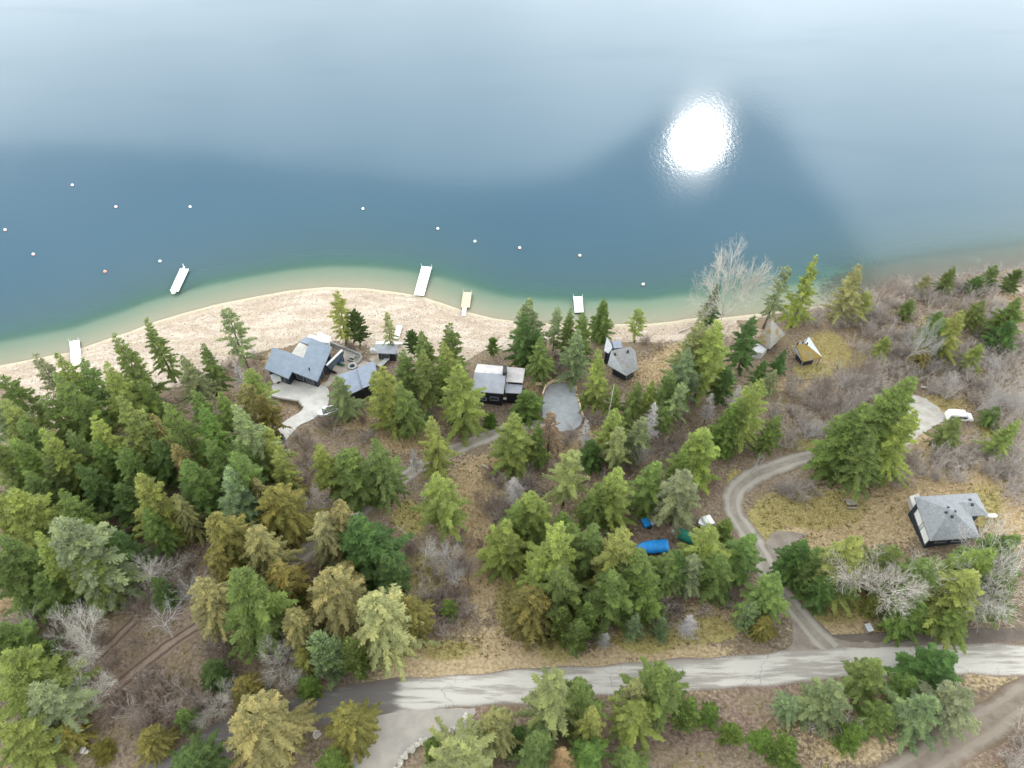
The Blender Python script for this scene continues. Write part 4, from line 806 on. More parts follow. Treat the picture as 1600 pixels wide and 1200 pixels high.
# ---- picnic table, wooden box
g_ = ground(1328, 790); e = empty('picnic_table', g_, 'dark weathered picnic table on the dry lawn under the big firs', 'picnic table')
for k in range(5): MB().box((g_[0], g_[1]-0.34+k*0.17, g_[2]+0.88), (1.8, 0.155, 0.05)).build('plank', M_oldwood, e)
for s in (-1, 1):
    MB().box((g_[0], g_[1]+s*0.78, g_[2]+0.56), (1.8, 0.28, 0.05)).build('bench', M_oldwood, e)
    for x in (-0.65, 0.65): MB().tube((g_[0]+x, g_[1]+s*0.8, g_[2]), (g_[0]+x, g_[1]+s*0.25, g_[2]+0.85), 0.05, 0.05, 6).build('leg', M_dark, e)
for x in (-0.65, 0.65): MB().box((g_[0]+x, g_[1], g_[2]+0.5), (0.05, 1.6, 0.09)).build('brace', M_dark, e)
g_ = ground(1354, 985); rz = R(12); e = empty('wooden_box', g_, 'grey weathered wooden box on the grass by the driveway mouth', 'box')
MB().box(loc(g_, rz, 0, 0, 0.5), (0.75, 1.0, 1.0), rz).build('box_body', M_oldwood, e)
for k in range(4): MB().box(loc(g_, rz, -0.33+k*0.22, 0, 1.03), (0.20, 1.12, 0.05), rz).build('plank', M_lgrey, e)
# ---- boulder edging
pts = [(737, 1128), (727, 1132), (715, 1138), (700, 1142.5), (690, 1147), (675, 1153), (660, 1161), (645, 1170), (634, 1180), (625, 1191), (618, 1204)]
G = catmull(np.array([ground(x, y)[:2] for x, y in pts]), 0.62); e = empty('boulder_edging', (*G.mean(0), gz(*G.mean(0))), 'curved row of pale boulders edging the gravel forecourt', 'stone edging')
M_rock = simple('pale_granite', (0.50, 0.46, 0.40), 0.9, 0.3, 1.2, bm=0.3)
def rock(c, s, name, parent, mat=M_rock):
    mb = MB(); rr = np.array([s*rng.uniform(0.8, 1.3), s*rng.uniform(0.7, 1.0), s*rng.uniform(0.55, 0.85)]); mb.ball((0, 0, 0), rr, 8, 5, -0.7, rng.uniform(0, 6.28)); k = rng.normal(0, 0.11*s, (len(mb.v), 3))
    mb.v = [tuple(np.array(v)+d+np.array(c)) for v, d in zip(mb.v, k)]; return mb.build(name, mat, parent)
for p in G: rock((p[0]+rng.normal(0, .08), p[1]+rng.normal(0, .08), gz(*p)+0.12), rng.uniform(0.26, 0.46), 'boulder', e)
for x, y, s, lab in ((728, 1128, 0.8, 'large flat pale boulder at the head of the boulder edging'), (495, 1148, 0.7, 'white boulder at the roadside in the dark end verge'), (130, 1172, 0.45, 'white rock heap stone, left one, near the bottom left track'), (136, 1176, 0.35, 'white rock heap stone, right one, near the bottom left track'), (1390, 473, 0.7, 'pale shore rock near the driftwood on the right shore'), (1545, 452, 1.1, 'long pale rock slab on the upper right shore'), (1090, 503, 0.8, 'grey waterline rock below the white bare tree'), (1100, 513, 0.6, 'brown shore rock inland of the waterline rock')):
    g_ = ground(x, y); tag(rock((g_[0], g_[1], g_[2]+s*0.25), s, 'boulder', None), lab, 'boulder', 'single boulders')
# ---- fallen logs
M_log = simple('bleached_log', (0.46, 0.415, 0.36), 0.9, 0.2, 2, bm=0.2); M_log2 = simple('brown_log', (0.24, 0.18, 0.14), 0.95, 0.25, 2, bm=0.2)
for x0, y0, x1, y1, r_, m, lab in ((752, 727, 800, 748, .16, M_log, 'long bleached fallen trunk on the tan grass, upper of the crossed logs'), (790, 738, 852, 777, .15, M_log, 'long bleached fallen trunk below the first, ending at the yellow firs'), (836, 712, 823, 758, .13, M_log, 'leaning pale log crossing the fallen trunks'), (905, 755, 962, 733, .16, M_log2, 'brown fallen log in the scrub right of the straw-green fir'), (1438, 606, 1468, 610, .28, M_log, 'thick pale log at the edge of the gravel clearing'), (1450, 612, 1470, 616, .2, M_log2, 'thin brown log beside the thick pale log'),
                              (1535, 660, 1556, 668, .2, M_log2, 'dark log in the orange grass right of the white van'), (1420, 470, 1460, 466, .2, M_log, 'driftwood log on the shore left of the small fir'), (1500, 447, 1560, 443, .22, M_log, 'driftwood log at the waterline in the upper right'), (1060, 520, 1085, 510, .2, M_log, 'pale driftwood log on the stony shore by the dark fir'), (1395, 505, 1440, 512, .2, M_log2, 'brown log in the scrub below the shore'), (480, 745, 500, 722, .13, M_log2, 'thin dead log on the scrub slope right of the gate'), (900, 737, 950, 738, .12, M_log2, 'thin dark log lying behind the straw-green fir'), (1230, 596, 1280, 592, .15, M_log2, 'grey log at the top of the brown clearing'), (640, 840, 620, 822, .12, M_log, 'pale broken branch by the deep green fir')):
    a, b_ = ground(x0, y0), ground(x1, y1); mb = MB(); d = b_-a; prev = None
    for i in range(5):
        t0, t1 = i/5, (i+1)/5; p0, p1 = a+d*t0, a+d*t1; z0, z1 = max(gz(p0[0], p0[1]), a[2]+d[2]*t0)+r_*1.1, max(gz(p1[0], p1[1]), a[2]+d[2]*t1)+r_*1.1
        mb.tube((p0[0], p0[1], z0), (p1[0], p1[1], z1), r_*(1-t0*0.5), r_*(1-t1*0.5), 7)
    nrm = np.array([-d[1], d[0], 0])/np.linalg.norm(d[:2])
    e = empty('fallen_log', (a+b_)/2, lab, 'log', 'fallen logs'); mb.build('log', m, e)
    for i in range(3): c = a+d*rng.uniform(0.3, 0.9); MB().tube((c[0], c[1], gz(c[0], c[1])+r_), tuple(np.array([c[0], c[1], gz(c[0], c[1])+r_])+nrm*rng.choice([-1, 1])*0.8+np.array([0, 0, 0.7])), 0.05, 0.015, 5).build('branch_stub', m, e)
# slim standing poles
for x, y, h_, lab in ((640, 728, 9, 'bare dark dead pole standing by the dirt lane'), (958, 610, 12, 'slim pale dead pole in front of the slate-roofed cabin')):
    p = ground(x, y-10, h_); e = empty('dead_pole', (p[0], p[1], gz(p[0], p[1])-0.1), lab, 'dead pole'); MB().tube((p[0], p[1], gz(p[0], p[1])-0.2), (p[0]+0.2, p[1], gz(p[0], p[1])+h_), 0.14, 0.05, 7).build('stem', M_log, e)
    for i in range(6): z = h_*rng.uniform(0.3, 0.95); a_ = rng.uniform(0, 6.28); MB().tube((p[0]+0.2*z/h_, p[1], gz(p[0], p[1])+z), (p[0]+0.7*math.cos(a_), p[1]+0.7*math.sin(a_), gz(p[0], p[1])+z+0.2), 0.03, 0.01, 5).build('branch_stub', M_log, e)
# ------------------------------------------------------------------ foliage materials
def folmat(name, hue2, amt, rough=0.7, trans=0.25):
    m, nt, b = nodemat(name); oi = N(nt, 'ShaderNodeObjectInfo'); at = N(nt, 'ShaderNodeAttribute', attribute_name='var')
    tcn = N(nt, 'ShaderNodeTexCoord'); n = noise(nt, 0.55, 3, 0.5, tcn.outputs['Object'])
    k = mth(nt, 'ADD', mth(nt, 'MULTIPLY', at.outputs['Fac'], 0.75), mth(nt, 'MULTIPLY', n, 0.5))
    sc = N(nt, 'ShaderNodeVectorMath', operation='SCALE'); nt.links.new(oi.outputs['Color'], sc.inputs[0]); nt.links.new(mth(nt, 'MULTIPLY_ADD', k, 1.15, 0.40), sc.inputs['Scale'])
    sc2 = N(nt, 'ShaderNodeVectorMath', operation='MULTIPLY'); nt.links.new(sc.outputs[0], sc2.inputs[0]); sc2.inputs[1].default_value = hue2
    c = mixc(nt, mth(nt, 'MULTIPLY', smooth(nt, at.outputs['Fac'], 0.45, 0.95), amt), sc.outputs[0], sc2.outputs[0])
    nt.links.new(c, b.inputs['Base Color']); b.inputs['Roughness'].default_value = rough; b.inputs['Specular IOR Level'].default_value = 0.25
    if trans:
        o = nt.nodes['Material Output']; t = N(nt, 'ShaderNodeBsdfTranslucent'); nt.links.new(c, t.inputs[0]); mx_ = N(nt, 'ShaderNodeMixShader'); mx_.inputs[0].default_value = trans
        nt.links.new(b.outputs[0], mx_.inputs[1]); nt.links.new(t.outputs[0], mx_.inputs[2]); nt.links.new(mx_.outputs[0], o.inputs['Surface'])
    return m
M_fol = folmat('conifer_needles', (1.12, 1.08, 0.80), 0.7, trans=0.4)
M_cedar = folmat('cedar_sprays', (1.35, 1.18, 1.05), 0.8, trans=0.3)
M_wood = folmat('bare_twigs', (1.15, 1.1, 1.05), 0.5, 0.9, 0.0)
M_bark = simple('grey_brown_bark', (0.15, 0.12, 0.10), 0.95, 0.35, 1.5, bm=0.3)

# ------------------------------------------------------------------ tree shapes (shared meshes, nominal size, scaled per tree)
HN, RN = 18.0, 4.2
def spray(out, p, d, L, w, roll, q):
    """one flat needle spray: a diamond from p along d"""
    d = d/np.linalg.norm(d, axis=1)[:, None]
    s = np.cross(d, (0, 0, 1.0)); s /= np.maximum(np.linalg.norm(s, axis=1), 1e-5)[:, None]; u = np.cross(s, d)
    e = s*np.cos(roll)[:, None]+u*np.sin(roll)[:, None]
    m = p+d*(L*0.45)[:, None]
    out.append(np.stack([p, m+e*w[:, None], p+d*L[:, None], m-e*w[:, None]], 1)); q.append(rng.uniform(0, 1, len(p)))
def trunk_mesh(name, h, r0, lean, n=7):
    zs = np.linspace(-0.5, h*0.985, 9); rings = []
    for z in zs:
        rr = r0*(1-max(z, 0)/h)**0.85+0.012; rr *= 1.25 if z < 0 else 1
        rings.append([(rr*math.cos(a)+lean*math.sin(z*0.25), rr*math.sin(a)+lean*math.cos(z*0.31)-lean, z) for a in np.arange(n)*2*math.pi/n])
    mb = MB().loft(rings); return mesh_from(name, mb.v, mb.f, M_bark, smooth=True)
def conifer(name, mat, t0=0.2, gap=0.85, per=6, top_pitch=38, low_pitch=-8, droop=0.18, tl=0.72, tw=0.15, power=0.95, dens=0.085, irr=0.4, skip=0.08, sub=2, hang=0.25, h=HN, r=RN):
    out, q = [], []; z = t0*h; lean = 0.12
    lob = rng.uniform(0, 6.28, 4)
    while z < h*0.985:
        t = (z/h-t0)/(1-t0); k = per if t < 0.85 else max(3, per-2); a0 = rng.uniform(0, 6.28)
        for i in range(k):
            if rng.uniform() < skip: continue
            az_ = a0+i*2*math.pi/k+rng.normal(0, 0.25)
            prof = (1-t)**power*min(1.0, 0.45+t*4.0)
            L = r*prof*(1-irr+irr*rng.uniform(0.2, 1.35))*(1+0.16*math.sin(az_*2+lob[0]+z*0.5)+0.12*math.sin(az_*3+lob[1]+z*0.9))+0.25
            pit = R(low_pitch+(top_pitch-low_pitch)*t**0.9+rng.normal(0, 5))
            bq = rng.uniform(0, 1); hd = np.array([math.cos(az_), math.sin(az_), 0]); zo = z+rng.uniform(-0.3, 0.3)*gap
            o = np.array([lean*math.sin(zo*0.25), lean*math.cos(zo*0.31)-lean, zo])
            nt_ = max(5, int(2*L/dens)); s = np.sort(rng.uniform(0.12, 1.0, nt_)**0.8)
            p = o+hd*(L*s*math.cos(pit))[:, None]; p[:, 2] += L*(math.sin(pit)*s-droop*s*s)
            tg = hd*math.cos(pit)+np.zeros((nt_, 3)); tg[:, 2] = math.sin(pit)-2*droop*s
            sd = np.where(np.arange(nt_) % 2 == 0, 1.0, -1.0); an = sd*np.radians(rng.uniform(35, 75, nt_)*(1.15-0.75*s))
            sv = np.array([-hd[1], hd[0], 0]); d = tg*np.cos(an)[:, None]+sv*np.sin(an)[:, None]; d[:, 2] += rng.normal(-hang, 0.16, nt_)
            l = tl*(1.1-0.5*s)*rng.uniform(0.65, 1.25, nt_)*(0.45+0.55*min(1, L/2.0))
            spray(out, p, d, l, l*tw*rng.uniform(0.8, 1.4, nt_), rng.normal(0, 0.4, nt_), q); q[-1] = 0.4*q[-1]+0.6*bq
            for b_ in range(sub):
                f_ = rng.uniform(0.25, 0.7, nt_); d2 = d/np.linalg.norm(d, axis=1)[:, None]; p2 = p+d2*(l*f_)[:, None]
                d3 = d2+sv*(rng.choice([-1, 1], nt_)*rng.uniform(0.4, 0.9, nt_))[:, None]; d3[:, 2] += rng.normal(-hang*0.6, 0.25, nt_)
                l2 = l*rng.uniform(0.5, 0.85, nt_); spray(out, p2, d3, l2, l2*tw*1.2*rng.uniform(0.8, 1.4, nt_), rng.normal(0, 0.5, nt_), q); q[-1] = 0.4*q[-1]+0.6*bq
        z += gap*(1.15-0.45*t)*rng.uniform(0.85, 1.15)
    # leader
    n = 14; p = np.tile([lean*math.sin(h*0.25), lean*math.cos(h*0.31)-lean, h*0.955], (n, 1)); d = rng.normal(0, 0.55, (n, 3)); d[:, 2] = 1; l = rng.uniform(0.4, 0.9, n)
    spray(out, p, d, l, l*0.14, rng.normal(0, 1, n), q)
    V = np.concatenate(out).reshape(-1, 3); n = len(V)//4
    return mesh_from(name, V, np.arange(n*4).reshape(n, 4), mat, attr=np.repeat(np.concatenate(q), 4))
def tubes_mesh(name, segs, mat):
    """segs: rows p0(3) p1(3) r0 r1 -> three-sided tapering twigs"""
    S = np.array(segs); p0, p1, r0, r1 = S[:, :3], S[:, 3:6], S[:, 6], S[:, 7]
    d = p1-p0; d /= np.maximum(np.linalg.norm(d, axis=1), 1e-5)[:, None]
    a = np.cross(d, np.where(np.abs(d[:, 2:3]) > 0.9, [[1., 0, 0]], [[0, 0, 1.]])); a /= np.linalg.norm(a, axis=1)[:, None]; b_ = np.cross(d, a)
    V = []
    for p, r_ in ((p0, r0), (p1, r1)):
        for k in range(3):
            t = k*2.0944; V.append(p+(a*math.cos(t)+b_*math.sin(t))*r_[:, None])
    V = np.stack(V, 1).reshape(-1, 3); n = len(S); i = np.arange(n)*6
    Fq = np.concatenate([np.stack([i+k, i+(k+1) % 3, i+3+(k+1) % 3, i+3+k], 1) for k in range(3)])
    return V, Fq, np.repeat(rng.uniform(0, 1, n), 6)
def snag(h=HN, r=3.2, dens=0.55):
    segs = []; z = 0.22*h
    while z < h*0.97:
        t = z/h
        for i in range(5):
            if rng.uniform() < 0.12: continue
            a = rng.uniform(0, 6.28); L = r*(1.05-t)**0.8*rng.uniform(0.45, 1.1); pit = R(-12+35*t+rng.normal(0, 8)); prev = np.array([0, 0, z]); hd = np.array([math.cos(a), math.sin(a), 0]); sv = np.array([-hd[1], hd[0], 0])
            for k in range(1, 5):
                s = k/4; p = np.array([0, 0, z])+hd*L*s*math.cos(pit)+np.array([0, 0, L*(math.sin(pit)*s-0.15*s*s)])
                segs.append([*prev, *p, 0.045*(1.1-s+0.12), 0.045*(0.98-s+0.1)])
                for j in range(5):
                    q_ = prev+(p-prev)*rng.uniform(); dd = hd*rng.uniform(0.3, 0.9)+sv*rng.choice([-1, 1])*rng.uniform(0.4, 1)+np.array([0, 0, rng.normal(-0.1, 0.35)])
                    e = q_+dd*L*0.30*rng.uniform(0.5, 1.1)*(1.2-s*0.6); segs.append([*q_, *e, 0.022, 0.008])
                    if rng.uniform() < 0.6: m = q_+(e-q_)*0.5; e2 = m+(e-q_)*0.45+rng.normal(0, 0.14, 3); segs.append([*m, *e2, 0.016, 0.007])
                prev = p
        z += dens*rng.uniform(0.7, 1.2)
    return segs
def bare_tree(h=14, ang=30, trunk=0.26, lead=3, levels=5, r0=0.15):
    segs = []
    def grow(p, d, L, r_, lv):
        q_ = p; d0 = d
        for k in range(2):
            d = d+rng.normal(0, 0.07, 3); d = d/np.linalg.norm(d); e = q_+d*L/2; segs.append([*q_, *e, max(r_*(1-k*0.15), 0.011), max(r_*(0.85-k*0.15), 0.009)]); q_ = e
            if lv > 0 and k == 0 and lv < levels: child(e, d, L*0.6, r_*0.5, lv+1, 50)
        if lv < levels:
            for j in range(lead if lv else lead+3): child(q_, d, L*rng.uniform(0.6, 0.85) if lv else h*0.27*rng.uniform(0.8, 1.2), r_*0.62, lv+1, ang if lv else ang*1.25)
    def child(p, d, L, r_, lv, an):
        a = np.cross(d, rng.normal(0, 1, 3)); a /= np.linalg.norm(a); t = R(an*rng.uniform(0.5, 1.25)); dd = d*math.cos(t)+a*math.sin(t)+np.array([0, 0, 0.06]); grow(p, dd/np.linalg.norm(dd), L, r_, lv)
    grow(np.array([0, 0, -0.3]), np.array([0.03, 0, 1.0]), h*trunk, r0, 0); return segs
def shrub(h=1.8, stems=13, r_=1.0):
    segs = []
    for i in range(stems):
        a = rng.uniform(0, 6.28); q_ = np.array([rng.normal(0, 0.25*r_), rng.normal(0, 0.25*r_), -0.1]); d = np.array([math.cos(a)*rng.uniform(0.1, 0.75), math.sin(a)*rng.uniform(0.1, 0.75), 1.0]); L = h*rng.uniform(0.6, 1.15)
        for k in range(3):
            d = d+rng.normal(0, 0.14, 3); d /= np.linalg.norm(d); e = q_+d*L/3; segs.append([*q_, *e, 0.026*(1-k*0.25), 0.026*(0.75-k*0.25)+0.003])
            for j in range(3 if k else 1):
                s0 = q_+(e-q_)*rng.uniform(0.2, 1); dd = d+rng.normal(0, 0.55, 3); dd /= np.linalg.norm(dd); e2 = s0+dd*L*rng.uniform(0.2, 0.42); segs.append([*s0, *e2, 0.014, 0.006])
                for w in range(2):
                    s1 = s0+(e2-s0)*rng.uniform(0.3, 0.9); d2 = dd+rng.normal(0, 0.5, 3); segs.append([*s1, *(s1+d2/np.linalg.norm(d2)*L*rng.uniform(0.1, 0.24)), 0.010, 0.005])
            q_ = e
    return segs
def seg_obj(name, segs, mat): V, Fq, q = tubes_mesh(name, segs, mat); return mesh_from(name, V, Fq, mat, attr=q)

PR = {}
PR['fir'] = [conifer('crown', M_fol, t0=0.16), conifer('crown', M_fol, t0=0.10, power=0.85, irr=0.55), conifer('crown', M_fol, t0=0.2, power=1.0, droop=0.25, irr=0.5, per=7), conifer('crown', M_fol, t0=0.12, power=0.8, irr=0.6, gap=0.95, per=6, hang=0.35), conifer('crown', M_fol, t0=0.18, power=1.05, irr=0.5, gap=0.9, per=7), conifer('crown', M_fol, t0=0.08, power=0.9, irr=0.6, gap=0.85, droop=0.1)]
PR['full'] = [conifer('crown', M_fol, t0=0.03, power=0.9, irr=0.55, gap=0.8, per=7, hang=0.1, tl=0.78, tw=0.17), conifer('crown', M_fol, t0=0.04, power=0.85, irr=0.65, gap=0.85, per=7, tl=0.82, tw=0.17, droop=0.1), conifer('crown', M_fol, t0=0.05, power=1.0, irr=0.6, gap=0.9, per=8, tl=0.8, tw=0.16)]
PR['open'] = [conifer('crown', M_fol, t0=0.28, power=0.7, irr=0.65, gap=0.8, per=5, skip=0.25, sub=1, tl=0.85, tw=0.12), conifer('crown', M_fol, t0=0.22, power=0.8, irr=0.6, gap=0.75, per=5, skip=0.2, sub=1, tl=0.9, tw=0.12)]
PR['cedar'] = [conifer('crown', M_cedar, t0=0.05, power=0.62, top_pitch=28, low_pitch=-18, droop=0.30, hang=0.55, gap=0.9, per=9, tl=0.72, tw=0.13, irr=0.3, dens=0.09), conifer('crown', M_cedar, t0=0.03, power=0.7, top_pitch=22, low_pitch=-22, droop=0.34, hang=0.6, gap=0.85, per=9, tl=0.72, tw=0.13, irr=0.38, dens=0.09)]
PR['young'] = [conifer('crown', M_fol, t0=0.0, power=0.6, gap=0.55, per=8, irr=0.35, h=6, r=2.4, dens=0.09, tl=0.62, tw=0.16, low_pitch=12, top_pitch=50, droop=0.05, hang=0.0), conifer('crown', M_fol, t0=0.0, power=0.75, gap=0.5, per=7, irr=0.45, h=6, r=2.4, dens=0.1, tl=0.6, tw=0.16, low_pitch=5, top_pitch=45, droop=0.08, hang=0.05)]
PR['pine'] = [conifer('crown', M_fol, t0=0.2, power=0.5, gap=0.85, per=5, irr=0.6, top_pitch=50, low_pitch=5, droop=-0.05, tl=0.7, tw=0.26, dens=0.13, hang=-0.35, sub=3)]
PR['snag'] = [seg_obj('branches', snag(), M_wood), seg_obj('branches', snag(r=3.6, dens=0.48), M_wood)]
PR['bare'] = [seg_obj('branches', bare_tree(levels=6, ang=33, trunk=0.22), M_wood), seg_obj('branches', bare_tree(ang=36, trunk=0.2), M_wood), seg_obj('branches', bare_tree(ang=24, trunk=0.42, lead=2), M_wood)]
PR['shrub'] = [seg_obj('bare_shrub', shrub(), M_wood), seg_obj('bare_shrub', shrub(stems=17, h=2.0), M_wood), seg_obj('bare_shrub', shrub(stems=11, h=1.6, r_=1.4), M_wood)]
TRUNK = [trunk_mesh('trunk', HN, 0.27, 0.12), trunk_mesh('trunk', HN, 0.23, 0.12)]
TRUNKY = trunk_mesh('trunk', 6.0, 0.09, 0.12)
NOM = dict(fir=(HN, RN), full=(HN, RN), open=(HN, RN), cedar=(HN, RN), pine=(HN, RN), snag=(HN, 3.2), young=(6.0, 2.4), bare=(14.0, 6.0))

# colour word, base albedo
TINT = {'F': ('green', (0.155, 0.208, 0.060)), 'Y': ('yellow-green', (0.245, 0.285, 0.078)), 'B': ('pale grey-green', (0.220, 0.260, 0.130)), 'D': ('deep green', (0.092, 0.152, 0.044)),
        'C': ('ochre-tinged', (0.235, 0.218, 0.085)), 'O': ('dark olive', (0.170, 0.152, 0.040)), 'L': ('straw-green', (0.26, 0.275, 0.115)), 'G': ('bright green', (0.140, 0.205, 0.048)),
        'S': ('grey', (0.36, 0.34, 0.325)), 'W': ('whitish', (0.43, 0.40, 0.36)), 'T': ('tan', (0.30, 0.20, 0.10)), 'P': ('pinkish', (0.25, 0.185, 0.13)), 'A': ('brown-grey', (0.21, 0.165, 0.14))}
